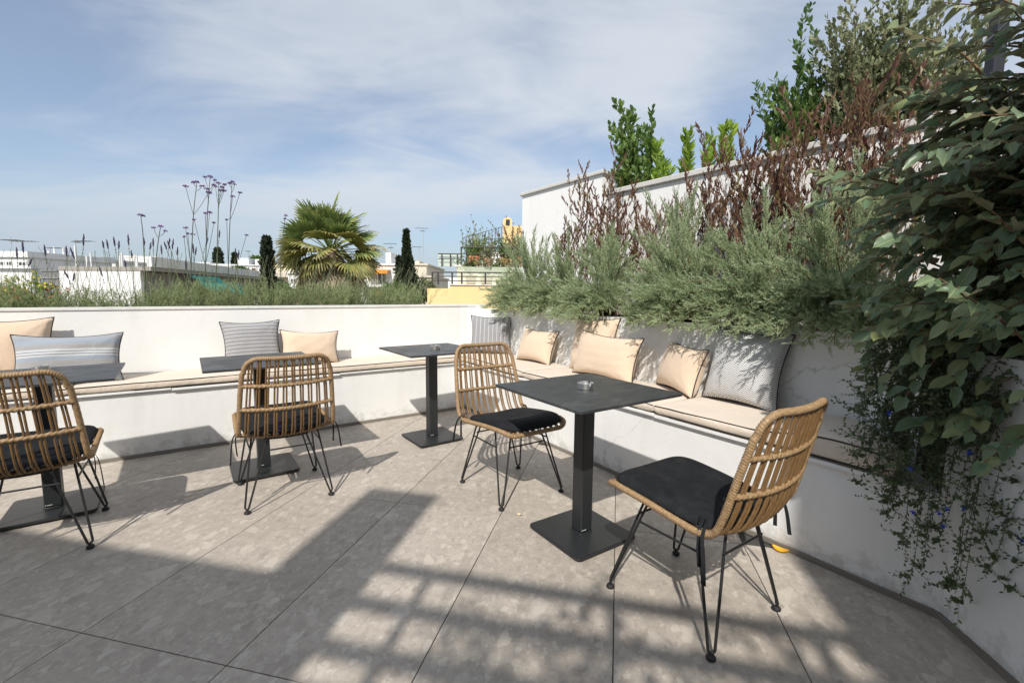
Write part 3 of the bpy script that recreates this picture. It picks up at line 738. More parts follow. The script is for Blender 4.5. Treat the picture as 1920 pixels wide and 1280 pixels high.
TABLES = [('square dark slate table with an ashtray in the bench corner', (-0.653, 3.710, 0), 0.634),
          ('square dark slate table behind the second rattan chair with nothing on it', (-1.675, 3.021, 0), 0.614),
          ('square dark slate table cut off at the left edge before the striped pillow', (-2.503, 2.421, 0), 0.63)]
for lab, loc, rz in TABLES:
    c = copy_tree(tb4); c.location = loc; c.rotation_euler = (0, 0, rz); c['label'] = lab
def ashtray(label, loc, rz):
    def mod(V, th):
        d = np.min(np.abs((th[None] - np.array([0.3, 2.4, 4.5])[:, None] + math.pi) % (2 * math.pi) - math.pi), 0)
        dz = np.where(d < 0.15, 0.012, 0.0)
        top = V[..., 2] > 0.027
        V[..., 2] = np.where(top, V[..., 2] - dz[None], V[..., 2]); return V
    mb = MB(); mb.lathe([(0, 0.0), (0.036, 0.0), (0.0385, 0.003), (0.039, 0.0305), (0.0375, 0.0315), (0.036, 0.030), (0.0355, 0.006), (0, 0.0045)], 48, mod=mod)
    o = mb.build('ashtray', M['steel'], None, smooth=False, label=label, category='ashtray', group='steel ashtrays')
    for p in o.data.polygons: p.use_smooth = False
    o.location = loc; o.rotation_euler = (0, 0, rz); return o
ashtray('round steel ashtray on the nearest table', W(1.549, 1.617, 0.747), 0.6)
ashtray('round steel ashtray on the corner table', W(1.58, 3.391, 0.747), 1.7)
ashtray('round steel ashtray on the leftmost table behind the chair back', W(-0.724, 3.576, 0.747), 2.5)

# ---- rattan chair
prof = interp([(0.272, 0.428), (0.245, 0.447), (0.19, 0.455), (0.05, 0.446), (-0.09, 0.432), (-0.17, 0.428), (-0.222, 0.448), (-0.25, 0.51), (-0.275, 0.61), (-0.305, 0.73), (-0.328, 0.82), (-0.340, 0.865)], 260)
pl = np.concatenate([[0], np.cumsum(np.linalg.norm(np.diff(prof, axis=0), axis=1))]); LS = pl[-1]
hw_s = [0, 0.10, 0.35, 0.47, 0.56, 0.75, LS]; hw_v = [0.225, 0.232, 0.238, 0.240, 0.238, 0.225, 0.207]
def shell(X, s, off=0.0):
    X = np.asarray(X, float); s = np.asarray(s, float)
    y = np.interp(s, pl, prof[:, 0]); z = np.interp(s, pl, prof[:, 1]); h = np.interp(s, hw_s, hw_v)
    e = 0.002; ty = np.interp(s + e, pl, prof[:, 0]) - np.interp(s - e, pl, prof[:, 0]); tz = np.interp(s + e, pl, prof[:, 1]) - np.interp(s - e, pl, prof[:, 1])
    l = np.hypot(ty, tz); ny, nz_ = -tz / l * -1, ty / l * -1         # towards the sitter
    k = np.clip(1 - (X / h) ** 2, 0, 1); bow = np.interp(s, [0, 0.15, 0.42, 0.6, LS], [0.004, 0.020, 0.030, 0.038, 0.028]) * k
    return np.stack([X, y + ny * (off - bow), z + nz_ * (off - bow)], -1)
def shell_w(s): return np.interp(s, hw_s, hw_v)
rc = 0.075
pts = []
hs0, hs1 = shell_w(0) , shell_w(LS)
for k in np.linspace(0, 90, 10): pts.append((hs0 - rc + rc * math.sin(R(k)), rc - rc * math.cos(R(k))))
for s_ in np.linspace(rc, LS - rc, 60)[1:-1]: pts.append((shell_w(s_), s_))
for k in np.linspace(0, 90, 10): pts.append((hs1 - rc + rc * math.cos(R(k)), LS - rc + rc * math.sin(R(k))))
half = pts
loop2 = np.array(half + [(x, s_) for x, s_ in np.linspace((hs1 - rc, LS), (-(hs1 - rc), LS), 12)[1:-1]] + [(-x, s_) for x, s_ in half[::-1]] + [(x, s_) for x, s_ in np.linspace((-(hs0 - rc), 0), (hs0 - rc, 0), 12)[1:-1]])
seg = np.linalg.norm(np.roll(loop2, -1, 0) - loop2, axis=1); cum = np.concatenate([[0], np.cumsum(seg)])
NR = 1100
q_ = np.linspace(0, cum[-1], NR, endpoint=False); l2 = np.vstack([loop2, loop2[:1]])
LX, LSs = np.interp(q_, cum, l2[:, 0]), np.interp(q_, cum, l2[:, 1])
frame_path = shell(LX, LSs)
wind = lambda s_, th: 1 + 0.10 * np.sin(2 * math.pi * s_ / 0.0095 + th) + 0.02 * np.sin(s_ * 190)
def make_chair(label, loc, rz):
    t = thing('rattan_chair', label, 'chair', loc, rz, 'rattan chairs with black seat pads')
    mb = MB(); mb.tube(frame_path, 0.0125, 8, closed=True, rf=wind); mb.build('frame', M['wrap'], t, smooth=True)
    for i, fr_ in enumerate(np.linspace(-0.84, 0.84, 10)):
        for d in (-1, 1):
            def lim(x, end):
                return rc - math.sqrt(max(0, rc ** 2 - max(0, abs(x) - (end - rc)) ** 2))
            x_top, x_bot = fr_ * hs1, fr_ * hs0
            ss = np.linspace(lim(x_bot, hs0), LS - lim(x_top, hs1), 34)
            X = fr_ * shell_w(ss) + d * 0.0065
            P = shell(X, ss, -0.0015 + 0.0008 * math.sin(i * 2.3 + d))
            P[:, 0] += 0.0012 * np.sin(ss * 9 + i * 1.7 + d); 
            MB().tube(P, 0.0049, 7).build('rod', M['rattan'], t, smooth=True)
    rope = lambda s_, th: 1 + 0.17 * np.sin(2 * th + 2 * math.pi * s_ / 0.021) + 0.05 * np.sin(2 * math.pi * s_ / 0.0052 - th)
    for s_ in (0.06, 0.26, 0.455, 0.655, 0.790):
        h = shell_w(s_); X = np.linspace(-h, h, 150); P = shell(X, np.full(150, s_), -0.0015)
        MB().tube(P, 0.0108 if s_ > 0.3 else 0.009, 8, rf=rope).build('cross_bar', M['wrap'], t, smooth=True)
    # seat pad following the shell
    nr, nt_ = 16, 64; th = np.linspace(0, 2 * math.pi, nt_, endpoint=False)
    rr = np.sin(np.linspace(0, math.pi / 2, nr)); sx = np.sign(np.cos(th)) * np.abs(np.cos(th)) ** 0.42; sy = np.sign(np.sin(th)) * np.abs(np.sin(th)) ** 0.42
    top, bot = [], []
    for r_ in rr:
        X = 0.222 * r_ * sx * (1 - 0.02 * sy); s_ = 0.2515 + 0.236 * r_ * sy
        hgt = 0.036 * (1 - r_ ** 7) ** 0.5 + 0.0045 * pnoise(np.stack([X * 8, s_ * 8], -1), 1.2, 4) * (1 - r_ ** 4)
        b0 = shell(X, s_, 0.0135)
        top.append(shell(X, s_, 0.0) * 0 + b0 + np.stack([0 * X, 0 * X, hgt], -1)); bot.append(b0 - np.stack([0 * X, 0 * X, 0 * X + 0.002], -1))
    top, bot = np.array(top), np.array(bot)
    mb = MB(); mb.grid(np.concatenate([top, top[:, :1]], 1)); mb.grid(np.concatenate([bot, bot[:, :1]], 1), flip=True)
    pad = mb.build('seat_pad', M['pad'], t, smooth=True)
    mb = MB(); mb.tube(top[-1] + np.array([0, 0, 0.001]), 0.003, 6, closed=True); mb.build('piping', M['pad'], pad, smooth=True)
    rt = np.random.default_rng(5)
    for sgn in (-1, 1):
        for k in range(2):
            x0, y0, z0 = sgn * 0.222, -0.165 - 0.02 * k, 0.452
            P = interp([(sgn * 0.19, y0 + 0.02, z0 + 0.012), (x0, y0, z0 + 0.012), (x0 + sgn * (0.026 + 0.012 * k), y0 - 0.012, z0 - 0.02), (x0 + sgn * (0.030 + 0.022 * k), y0 - 0.015 - 0.012 * k, z0 - 0.075), (x0 + sgn * (0.026 + 0.035 * k), y0 - 0.02 - 0.02 * k, z0 - 0.135 - 0.03 * k)], 18)
            mb = MB(); wv = np.linspace(0.0035, 0.0065, 18)
            D = np.stack([-wv * 0.4, wv, 0 * wv], -1); V = np.stack([P - D, P + D], 1)
            mb.grid(V); V2 = V + np.array([0.0016, 0.0006, 0]); mb.grid(V2, flip=True)
            mb.build('tie', M['pad'], pad, smooth=True)
    # hairpin legs
    def ztop(x, y):
        s_ = np.interp(-y, -prof[:200, 0], pl[:200]); return shell(np.array([x]), np.array([s_]), -0.016)[0, 2]
    for sx_ in (-1, 1):
        for sy_ in (-1, 1):
            fx, fy = sx_ * 0.2175, sy_ * 0.2265
            a_ = (sx_ * 0.172, sy_ * 0.105 - 0.02); b_ = (sx_ * 0.100, sy_ * 0.165 - 0.02)
            za, zb_ = ztop(*a_), ztop(*b_)
            n_ = nrm(np.array([b_[0] - a_[0], b_[1] - a_[1], 0.0])); foot = np.array([fx, fy, 0.026])
            P = [np.array([*a_, za])]
            A_, B_ = foot - n_ * 0.0115 + np.array([0, 0, 0.012]), foot + n_ * 0.0115 + np.array([0, 0, 0.012])
            for k in np.linspace(0, 1, 8)[1:]: P.append(np.array([*a_, za]) * (1 - k) + A_ * k)
            for k in (25, 60, 90, 120, 155): P.append(foot + np.array([0, 0, 0.012]) - n_ * 0.0115 * math.cos(R(k)) - np.array([0, 0, 0.012]) * math.sin(R(k)))
            for k in np.linspace(0, 1, 8): P.append(B_ * (1 - k) + np.array([*b_, zb_]) * k)
            leg = MB().tube(P, 0.0052, 8).build('leg', M['black_metal'], t, smooth=True)
            MB().lathe([(0, 0.0), (0.011, 0.0), (0.0165, 0.005), (0.017, 0.010), (0.013, 0.016), (0.006, 0.020), (0, 0.021)], 14, (fx, fy, 0)).build('foot', M['rubber'], leg, smooth=True)
    zs = 0.325; kx = 0.4
    def legpt(sx_, sy_, which):
        top_ = np.array([sx_ * 0.172, sy_ * 0.105 - 0.02, 0.42]) if which == 'a' else np.array([sx_ * 0.100, sy_ * 0.165 - 0.02, 0.42])
        f_ = np.array([sx_ * 0.2175, sy_ * 0.2265, 0.03]); k = (0.42 - zs) / 0.39
        return top_ * (1 - k) + f_ * k
    for p0, p1 in ((legpt(-1, 1, 'a'), legpt(-1, -1, 'a')), (legpt(1, 1, 'a'), legpt(1, -1, 'a')), (legpt(-1, 1, 'b'), legpt(1, 1, 'b')), (legpt(-1, -1, 'b'), legpt(1, -1, 'b'))):
        MB().tube([p0, (p0 + p1) / 2, p1], 0.0046, 8).build('stretcher', M['black_metal'], t, smooth=True)
    mb = MB()
    for sx_ in (-1, 1):
        P = [(sx_ * x, y, ztop(sx_ * x, y)) for x, y in [(0.175, 0.085), (0.172, 0.0), (0.172, -0.125)]]; mb.tube(P, 0.005, 8)
    for sy_ in (-1, 1):
        P = [(x, sy_ * 0.165 - 0.02, ztop(x, sy_ * 0.165 - 0.02)) for x in np.linspace(-0.11, 0.11, 7)]; mb.tube(P, 0.005, 8)
    mb.build('seat_frame', M['black_metal'], t, smooth=True)
    return t
ch = make_chair('nearest rattan chair seen from behind its side at the right of the nearest table', W(1.576, 1.012), TH)
CHAIRS = [('rattan chair facing the camera between the corner table and the nearest table', W(1.567, 2.278), TH + math.pi),
          ('rattan chair seen from behind at the table with the grey striped pillow', W(0.393, 3.0), TH),
          ('rattan chair seen from behind and cut off by the left edge', W(-0.68, 3.02), TH)]
for lab, loc, rz in CHAIRS:
    c = copy_tree(ch); c.location = tuple(loc); c.rotation_euler = (0, 0, rz); c['label'] = lab

# ---- small things on the floor
mb = MB(); x = np.linspace(-1, 1, 9); y = np.linspace(-1, 1, 5); X, Y = np.meshgrid(x, y, indexing='ij')
wv = 0.019 * np.sqrt(np.clip(1 - X ** 2, 0.02, 1)); Z = 0.009 + 0.012 * X ** 2 + 0.006 * Y ** 2 - 0.006
mb.grid(np.stack([0.036 * X, wv * Y, Z], -1)); o = mb.build('fallen_leaf', M['yellow_leaf'], None, smooth=True, label='yellow fallen leaf on the floor against the right bench', category='leaf')
o.location = W(2.235, 0.98, 0.0015); o.rotation_euler = (0.1, 0, -0.75)
o2 = o.copy(); COL.objects.link(o2); o2.location = W(1.36, 2.02, 0.001) ; q0 = at(978, 972, 2.4); o2.location = (-0.0 + 0.05, 2.40, 0.001)
o2.scale = (0.38, 0.5, 0.6); o2['label'] = 'tiny pale dry petal on the floor left of the nearest table base'; o2['category'] = 'petal'; o2.name = 'dry_petal'; o2.data = o2.data.copy(); o2.data.materials[0] = M['dry']

# ================================================================== PLANTS
def curve_pts(p0, d0, L, bend, n=8):
    """a stem that starts along d0 and bends towards `bend`"""
    d = nrm(np.array(d0, float)); P = [np.array(p0, float)]; b = np.array(bend, float)
    for i in range(n - 1):
        d = nrm(d + b / n); P.append(P[-1] + d * L / (n - 1))
    return np.array(P)
def shoots_on(P, step, f0, spread, L, rl):
    """side shoots along a stem: start points and directions"""
    m = max(2, int(np.linalg.norm(np.diff(P, axis=0), axis=1).sum() * (1 - f0) / step))
    t = np.linspace(f0, 1, m) * (len(P) - 1); i = np.minimum(t.astype(int), len(P) - 2); f = (t - i)[:, None]
    Q = P[i] * (1 - f) + P[i + 1] * f; D = nrm(P[i + 1] - P[i])
    J = rl.normal(size=(m, 3)); J -= (J * D).sum(1, keepdims=True) * D
    return Q, nrm(D + nrm(J) * spread)
def needles_along(Q, D, L, n, rl, wid, ln, ang=0.75, tip=True, f0=0.0):
    """n needles round each shoot; returns points, directions, scales"""
    k = (np.arange(n) + 0.5) / n * (1 - f0) + f0
    pos = Q[:, None] + D[:, None] * (k * 1.0)[None, :, None] * L[:, None, None]
    pos[..., 2] += 0 
    J = rl.normal(size=(len(Q), n, 3)); J -= (J * D[:, None]).sum(-1, keepdims=True) * D[:, None]
    dirs = nrm(D[:, None] * 1.0 + nrm(J) * (ang * (1.1 - 0.7 * k))[None, :, None])
    sc = (1 - 0.45 * k[None]) * rl.uniform(0.75, 1.15, (len(Q), n))
    return pos.reshape(-1, 3), dirs.reshape(-1, 3), np.stack([wid * sc, ln * sc, ln * sc * 0.5], -1).reshape(-1, 3), np.repeat(k[None], len(Q), 0).reshape(-1)

def needle_shrub(name, label, cat, base, mains, mat, rl, upb=0.12, step=0.022, spread=0.75, shoot=(0.08, 0.17), nn=22, wid=0.0034, ln=0.020, f0=0.28, group=None, loc=None, twig='twig', colbias=0.0, main_r=0.004):
    loc = np.array(base if loc is None else loc, float)
    t = thing(name, label, cat, loc, 0, group)
    br, fo = MB(), MB()
    QQ, DD, LL = [], [], []
    for P in mains:
        P = P - loc
        br.tube(P, np.linspace(main_r, main_r * 0.35, len(P)), 5, cap=False)
        Q, D = shoots_on(P, step, f0, spread, 0, rl)
        L = rl.uniform(*shoot, len(Q)) * np.linspace(1.1, 0.75, len(Q))
        QQ.append(Q); DD.append(D); LL.append(L)
    Q, D, L = np.concatenate(QQ), np.concatenate(DD), np.concatenate(LL)
    D = nrm(D + np.array([0, 0, upb]))
    pos, dirs, sc, k = needles_along(Q, D, L, nn, rl, wid, ln)
    clump = np.repeat(rl.uniform(-0.22, 0.22, len(Q)), nn)
    scatter(fo, *NEEDLE, frames(dirs), pos, sc, np.clip(0.25 + 0.45 * k + clump + colbias, 0.01, 1))
    br.build('branch', M[twig], t, smooth=True, kind='stuff')
    fo.build('foliage', M[mat], t, kind='stuff')
    return t

rl = np.random.default_rng(21)
def shrub_mains(base, n, rad, rl, zc=0.10):
    """stems of a mound: tips fill a flattened ball that hangs over the wall towards the terrace"""
    out = []; base = np.array(base); U_, W_ = np.array([cT, sT, 0]), np.array([-sT, cT, 0]); c0 = base + np.array([0, 0, 0.10 + zc]) - 0.06 * U_
    for i in range(n):
        d = nrm(rl.normal(size=3)); d[2] = abs(d[2]) * 1.2 - 0.30
        if i % 2 == 0: d[0] = -abs(d[0]) - 0.35; d[2] = rl.uniform(-0.36, 0.28); d[1] *= 1.1; d = d / max(1.0, np.linalg.norm(d))
        r_ = rl.uniform(0.15, 1.0) ** 0.42 * rl.uniform(0.82, 1.1)
        du = d[0] * rad[0] * (1.0 if d[0] < 0 else 0.75)
        tip = c0 + U_ * du * r_ + W_ * d[1] * rad[1] * r_ + np.array([0, 0, d[2] * rad[2] * r_])
        if du * r_ > -0.20: tip[2] = max(tip[2], base[2] + 0.12)
        else: tip[2] = max(tip[2] - 0.02, 0.965 + 0.08 * rl.random())
        b0 = base + U_ * rl.uniform(-.06, .08) + W_ * rl.uniform(-.10, .10)
        mid = b0 * 0.45 + tip * 0.55 + np.array([0, 0, 0.10 + 0.05 * rl.random()]) ; mid[2] = max(mid[2], ZW + 0.05)
        out.append(interp([b0, b0 * 0.72 + mid * 0.28 + np.array([0, 0, 0.05]), mid, tip], 10))
    return out
ROSE = [  # u, w, ball radii, stems, label
    (2.98, 3.95, (0.52, 0.44, 0.86), 162, 'grey green needle leaved shrub at the far corner end of the planter'),
    (3.00, 3.40, (0.52, 0.42, 0.80), 158, 'grey green needle leaved shrub hanging over the square peach pillow'),
    (2.98, 2.86, (0.52, 0.40, 0.78), 158, 'grey green needle leaved shrub hanging above the wide lumbar pillow'),
    (3.12, 2.28, (0.44, 0.34, 1.16), 164, 'tallest grey green needle leaved shrub standing up before the bronze leaves'),
    (2.95, 1.98, (0.50, 0.38, 0.76), 150, 'grey green needle leaved shrub above the small peach pillow turned aside'),
    (2.97, 1.52, (0.50, 0.40, 0.84), 160, 'grey green needle leaved shrub hanging onto the herringbone pillow'),
    (2.93, 1.02, (0.54, 0.50, 0.92), 170, 'grey green needle leaved shrub nearest the broad leaved bush'),
]
for u, w, rad, n, lab in ROSE:
    b = W(u, w, ZW - 0.10)
    needle_shrub('grey_shrub', lab, 'shrub', b, shrub_mains(b, n, rad, rl), 'rosemary', rl, upb=0.42, step=0.0155, nn=23, wid=0.0062, ln=0.025, f0=0.38, shoot=(0.055, 0.125), spread=0.62, group='grey green shrubs along the right planter')

# long thin flowering stalks above them
def lav_stalk(p0, p1, name, label, rl, spike=0.055, group=None, mats=('stem_green', 'violet_dark')):
    p0, p1 = np.array(p0, float), np.array(p1, float)
    t = thing(name, label, 'flower', p0, 0, group)
    mid = (p0 + p1) / 2 + rl.normal(size=3) * 0.02 * np.array([1, 1, 0.2]); P = interp([p0 - p0, mid - p0, p1 - p0], 12)
    MB().tube(P, 0.0016, 5).build('stem', M[mats[0]], t, smooth=True)
    d = nrm(P[-1] - P[-2]); mb = MB(); ks = np.linspace(0, 1, 9)
    A = P[-1] - d * spike * 0.9
    Q = A + d * (ks[:, None] * spike); mb.tube(Q, 0.0062 * np.sin(np.pi * (0.12 + 0.85 * ks)) ** 0.7, 6, rf=lambda s_, th: 1 + 0.35 * np.sin(s_ * 900 + th * 3))
    for q in (0.35, 0.62):
        c = A - d * spike * q; mb.tube([c - d * 0.004, c, c + d * 0.004], [0.002, 0.0045, 0.002], 6)
    mb.build('spike', M[mats[1]], t, smooth=True)
    return t
RSP = ['second tallest spike before the white wall block', 'tallest spike before the white wall block', 'lowest spike leaning left at the far left end', 'spike between the first two shrubs', 'spike beside the tallest grey shrub', 'low spike leaning left above the herringbone pillow', 'spike on top of the tallest grey shrub']
for i, (u, w, z0, z1, du, dw) in enumerate([(2.95, 4.15, 1.35, 1.78, -0.05, 0.12), (3.0, 4.05, 1.4, 1.88, -0.02, 0.10), (2.9, 4.2, 1.3, 1.62, -0.1, 0.2), (2.95, 3.1, 1.5, 1.79, -0.15, 0.1), (2.95, 1.9, 1.35, 1.62, -0.1, 0.2), (2.9, 1.6, 1.3, 1.5, -0.2, 0.1), (3.1, 2.0, 1.6, 1.95, -0.05, 0.1)]):
    lav_stalk(W(u, w, z0), W(u + du, w + dw, z1), 'lavender_flower', 'dark lavender ' + RSP[i] + ' in the right planter', rl, 0.06, 'lavender spikes over the right planter')

# ---- bronze leaved shrubs behind them
def leafy_shrub(name, label, cat, base, mains, mat, rl, leaf=(0.012, 0.055), step=0.016, f0=0.25, spread=0.6, stem='pinkstem', shape=NEEDLE, group=None, up=0.5, main_r=0.004, twigs=0, twig_len=0.12, colour=None, main_f0=None):
    loc = np.array(base, float); t = thing(name, label, cat, loc, 0, group); br, fo = MB(), MB()
    Ps = [P - loc for P in mains]; extra = []
    for P in Ps:
        if twigs:
            Q, D = shoots_on(P, (1 - f0) * np.linalg.norm(np.diff(P, axis=0), axis=1).sum() / twigs, f0, 0.9, 0, rl)
            for q, d in zip(Q, D): extra.append(curve_pts(q, d + np.array([0, 0, 0.25]), twig_len * rl.uniform(0.6, 1.3), (0, 0, up * 0.6), 5))
    for P in Ps: br.tube(P, np.linspace(main_r, main_r * 0.4, len(P)), 5, cap=False)
    for P in extra: br.tube(P, np.linspace(main_r * 0.45, main_r * 0.25, len(P)), 4, cap=False)
    QQ, DD, KK = [], [], []
    for P in Ps + extra:
        Q, D = shoots_on(P, step, (f0 if main_f0 is None else main_f0) if len(P) > 5 else 0.3, spread, 0, rl); QQ.append(Q); DD.append(D); KK.append(np.clip(rl.normal(0.45, 0.12) + rl.normal(0, 0.16, len(Q)), 0.01, 1))
    Q, D, K = np.concatenate(QQ), np.concatenate(DD), np.concatenate(KK)
    D = nrm(D + np.array([0, 0, up]) * 0.5)
    s = rl.uniform(0.65, 1.15, len(Q))
    scatter(fo, *shape, frames(D), Q, np.stack([leaf[0] * s, leaf[1] * s, leaf[1] * s], -1), K if colour is None else np.clip(K + colour, 0.01, 1))
    br.build('stem', M[stem], t, smooth=True, kind='stuff'); fo.build('foliage', M[mat], t, kind='stuff')
    return t
DOD = [(3.50, 3.98, 1.88, 12, 'thin bronze leaved shrub at the far left end of the planter'),
       (3.46, 3.66, 2.45, 17, 'tall bronze leaved shrub before the end of the white wall'),
       (3.50, 3.22, 2.12, 18, 'low bronze leaved shrub in front of the bright green plants'),
       (3.52, 2.74, 2.05, 16, 'bronze leaved shrub between two grey green shrubs before the white wall'),
       (3.50, 2.20, 2.24, 19, 'bronze leaved shrub standing up beside the tallest grey shrub'),
       (3.48, 1.76, 2.34, 26, 'dense reddish bronze shrub reaching above the wall coping'),
       (3.45, 1.38, 2.38, 28, 'reddest bronze leaved shrub next to the broad leaved bush'),
       (3.40, 1.02, 2.40, 24, 'bronze leaved shrub half hidden by the broad leaved bush')]
for u, w, zt, n, lab in DOD:
    b = W(u, w, ZW - 0.08); ms = []
    for i in range(n):
        az = rl.uniform(0, 6.28); c_ = rl.uniform(0.05, 0.40)
        ms.append(curve_pts(b + rl.normal(size=3) * [0.10, 0.10, 0], np.array([math.cos(az) * c_, math.sin(az) * c_, 1.0]), (zt - b[2]) * rl.uniform(0.62, 1.02), (0, 0, 0.25), 9))
    leafy_shrub('bronze_shrub', lab, 'shrub', b, ms, 'dodonaea', rl, leaf=(0.0160, 0.052), step=0.0105, f0=0.35, spread=0.5, group='bronze shrubs along the white wall', twigs=9, twig_len=0.17, main_r=0.0028, main_f0=0.9, up=0.7)

# ---- plants on the terrace beyond the white wall
def upright(u, w, z0, zt, n, cone, rl):
    b = W(u, w, z0); ms = []
    for i in range(n):
        az = rl.uniform(0, 6.28); c_ = cone * math.sqrt(rl.uniform(0.0, 1.0))
        ms.append(curve_pts(b + rl.normal(size=3) * [0.04, 0.04, 0], np.array([math.cos(az) * c_, math.sin(az) * c_, 1.0]), (zt - z0) * rl.uniform(0.7, 1.0), (0, 0, 0.3), 9))
    return b, ms
for u, w, zt, n, cone, mat, leaf, lab, tw, colr in [
    (4.35, 3.82, 3.30, 9, 0.20, 'laurel', (0.048, 0.085), 'tall glossy green citrus plant first from the left above the white wall', 10, 0.35),
    (4.30, 3.62, 2.98, 7, 0.16, 'laurel', (0.046, 0.08), 'glossy green citrus shoot right beside the tall one above the wall', 6, 0.35),
    (4.30, 3.33, 2.88, 6, 0.13, 'citrus', (0.034, 0.112), 'bright yellow green leafy plant beside the tall citrus above the wall', 0, 0.0),
    (4.28, 3.04, 2.98, 5, 0.07, 'citrus', (0.034, 0.112), 'slim upright bright green plant in the middle above the white wall', 0, 0.0),
    (4.28, 2.74, 2.86, 6, 0.12, 'citrus', (0.034, 0.112), 'bright green leafy plant behind the bronze tips above the wall', 0, 0.0),
    (4.30, 2.06, 2.98, 18, 0.22, 'laurel', (0.036, 0.070), 'dark green laurel bush at the left of the large olive grey bush', 15, 0.25),
    (4.25, 1.93, 3.78, 3, 0.02, 'laurel', (0.030, 0.062), 'single tall dark green spire of leaves rising against the sky', 3, 0.0)]:
    b, ms = upright(u, w, 1.4, zt, n, cone, rl)
    leafy_shrub('green_shrub', lab, 'shrub', b, ms, mat, rl, leaf=leaf, step=0.0085 if mat == 'citrus' else 0.014, f0=0.25, spread=1.0, stem='stem_green', shape=SLEAF, up=0.45, twigs=tw, twig_len=0.15 if tw < 10 else 0.24, colour=colr)
b, ms = upright(4.5, 1.60, 1.4, 3.30, 34, 0.24, rl)
leafy_shrub('olive_bush', 'large olive grey bush with small leaves behind the white wall', 'shrub', b, ms, 'olive', rl, leaf=(0.028, 0.050), step=0.014, f0=0.25, spread=0.8, stem='twig', shape=SLEAF, up=0.25, twigs=26, twig_len=0.26)
b, ms = upright(4.5, 1.22, 1.4, 3.15, 26, 0.26, rl)
leafy_shrub('olive_bush', 'olive grey bush behind the wall partly covered by the broad leaves', 'shrub', b, ms, 'olive', rl, leaf=(0.028, 0.050), step=0.017, f0=0.25, spread=0.8, stem='twig', shape=SLEAF, up=0.25, twigs=20, twig_len=0.24)

# ---- the big broad leaved bush close to the camera
EB = np.array([2.10, 1.50, 0.98])
ela_t = thing('broad_leaved_bush', 'big dark glossy broad leaved bush leaning in from the right edge', 'shrub', EB, 0)
def big_leaf(fold, curl, wave, seed):
    r_ = np.random.default_rng(seed); rows = 7; V = []
    for i in range(rows):
        k = i / (rows - 1); wv = 0.5 * math.sin(math.pi * min(1, k * 0.93 + 0.05)) ** 0.75 * (1 if 0 < i < rows - 1 else 0.04)
        zc = -curl * k * k
        for x in (-1, 0, 1):
            V.append((x * wv * (1 + 0.09 * math.sin(i * 2.9 + seed + x)), k, zc + abs(x) * wv * fold + x * 0 + (wave * math.sin(k * 13 + seed + x) * abs(x))))
    F = []
    for i in range(rows - 1):
        a = i * 3; F += [(a, a + 1, a + 4, a + 3), (a + 1, a + 2, a + 5, a + 4)]
    V = np.array(V); pet = np.array([(-0.012, 0.0, 0), (0.012, 0, 0), (0.012, -0.16, 0.0), (-0.012, -0.16, 0.0)])
    return np.vstack([V, pet]), np.array(F + [(21, 22, 23, 24)])
LEAVES = [big_leaf(0.34, 0.24, 0.035, 1), big_leaf(0.50, 0.34, 0.05, 2), big_leaf(0.24, 0.14, 0.06, 3), big_leaf(0.42, -0.10, 0.045, 4)]
rl2 = np.random.default_rng(77)
ela_P = []
to_c = np.array([-1.0, -0.25, 0.0])
for i in range(600):
    el = rl2.uniform(-0.75, 1.15); az = rl2.uniform(-1.1, 2.2) + math.pi          # mostly towards the terrace
    d = np.array([math.cos(az) * math.cos(el), math.sin(az) * math.cos(el), math.sin(el)])
    k = rl2.uniform(0.0, 0.55)
    org = EB + np.array([rl2.normal(0, 0.16), rl2.normal(0, 0.18), -0.10 + rl2.uniform(0, 0.82)])
    ext = 1 / math.sqrt((d[0] / 0.86) ** 2 + (d[1] / 0.62) ** 2 + (d[2] / 0.46) ** 2)
    L = ext * rl2.uniform(0.55, 1.0)
    ela_P.append(curve_pts(org, d + np.array([0, 0, 0.35]), L, (-0.15, -0.1, -0.62 * rl2.uniform(0.2, 1.2)), 8))
for tx, ty, Y in [(1690, 60, 1.75), (1770, 5, 1.62), (1835, -20, 1.55), (1680, 190, 1.9), (1750, 90, 1.7), (1860, 60, 1.5), (1800, 150, 1.6), (1900, 20, 1.5), (1720, 200, 1.75), (1690, 280, 1.8)]:
    e_ = at(tx, ty, Y); b_ = EB + np.array([-0.15 + rl2.normal(0, .1), rl2.normal(0, .12), 0.75])
    m_ = (b_ + e_) / 2 + np.array([0.02, 0.0, 0.10]); ela_P.append(interp([b_, m_, e_], 10))
for q in range(46):
    e_ = at(rl2.uniform(1715, 1935), rl2.uniform(150, 420), rl2.uniform(1.6, 2.1)); b_ = EB + np.array([0.05 + rl2.normal(0, .12), rl2.normal(0, .12), 0.35 + 0.4 * rl2.random()])
    ela_P.append(interp([b_, (b_ + e_) / 2 + np.array([0, 0, 0.08]), e_], 9))
for tx, ty, Y in [(1640, 335, 1.9), (1645, 420, 1.8), (1622, 500, 1.85), (1640, 560, 1.75), (1625, 640, 1.75), (1650, 720, 1.7), (1700, 740, 1.62), (1635, 450, 1.95), (1720, 660, 1.55), (1790, 720, 1.5)]:
    e_ = at(tx, ty, Y); b_ = EB + np.array([-0.1 + rl2.normal(0, .1), rl2.normal(0, .12), 0.55 + 0.4 * (640 - ty) / 400])
    m_ = (b_ + e_) / 2 + np.array([0.0, 0.0, 0.14]); ela_P.append(interp([b_, m_, e_], 10))
br = MB(); LQ, LD, LN = [], [], []
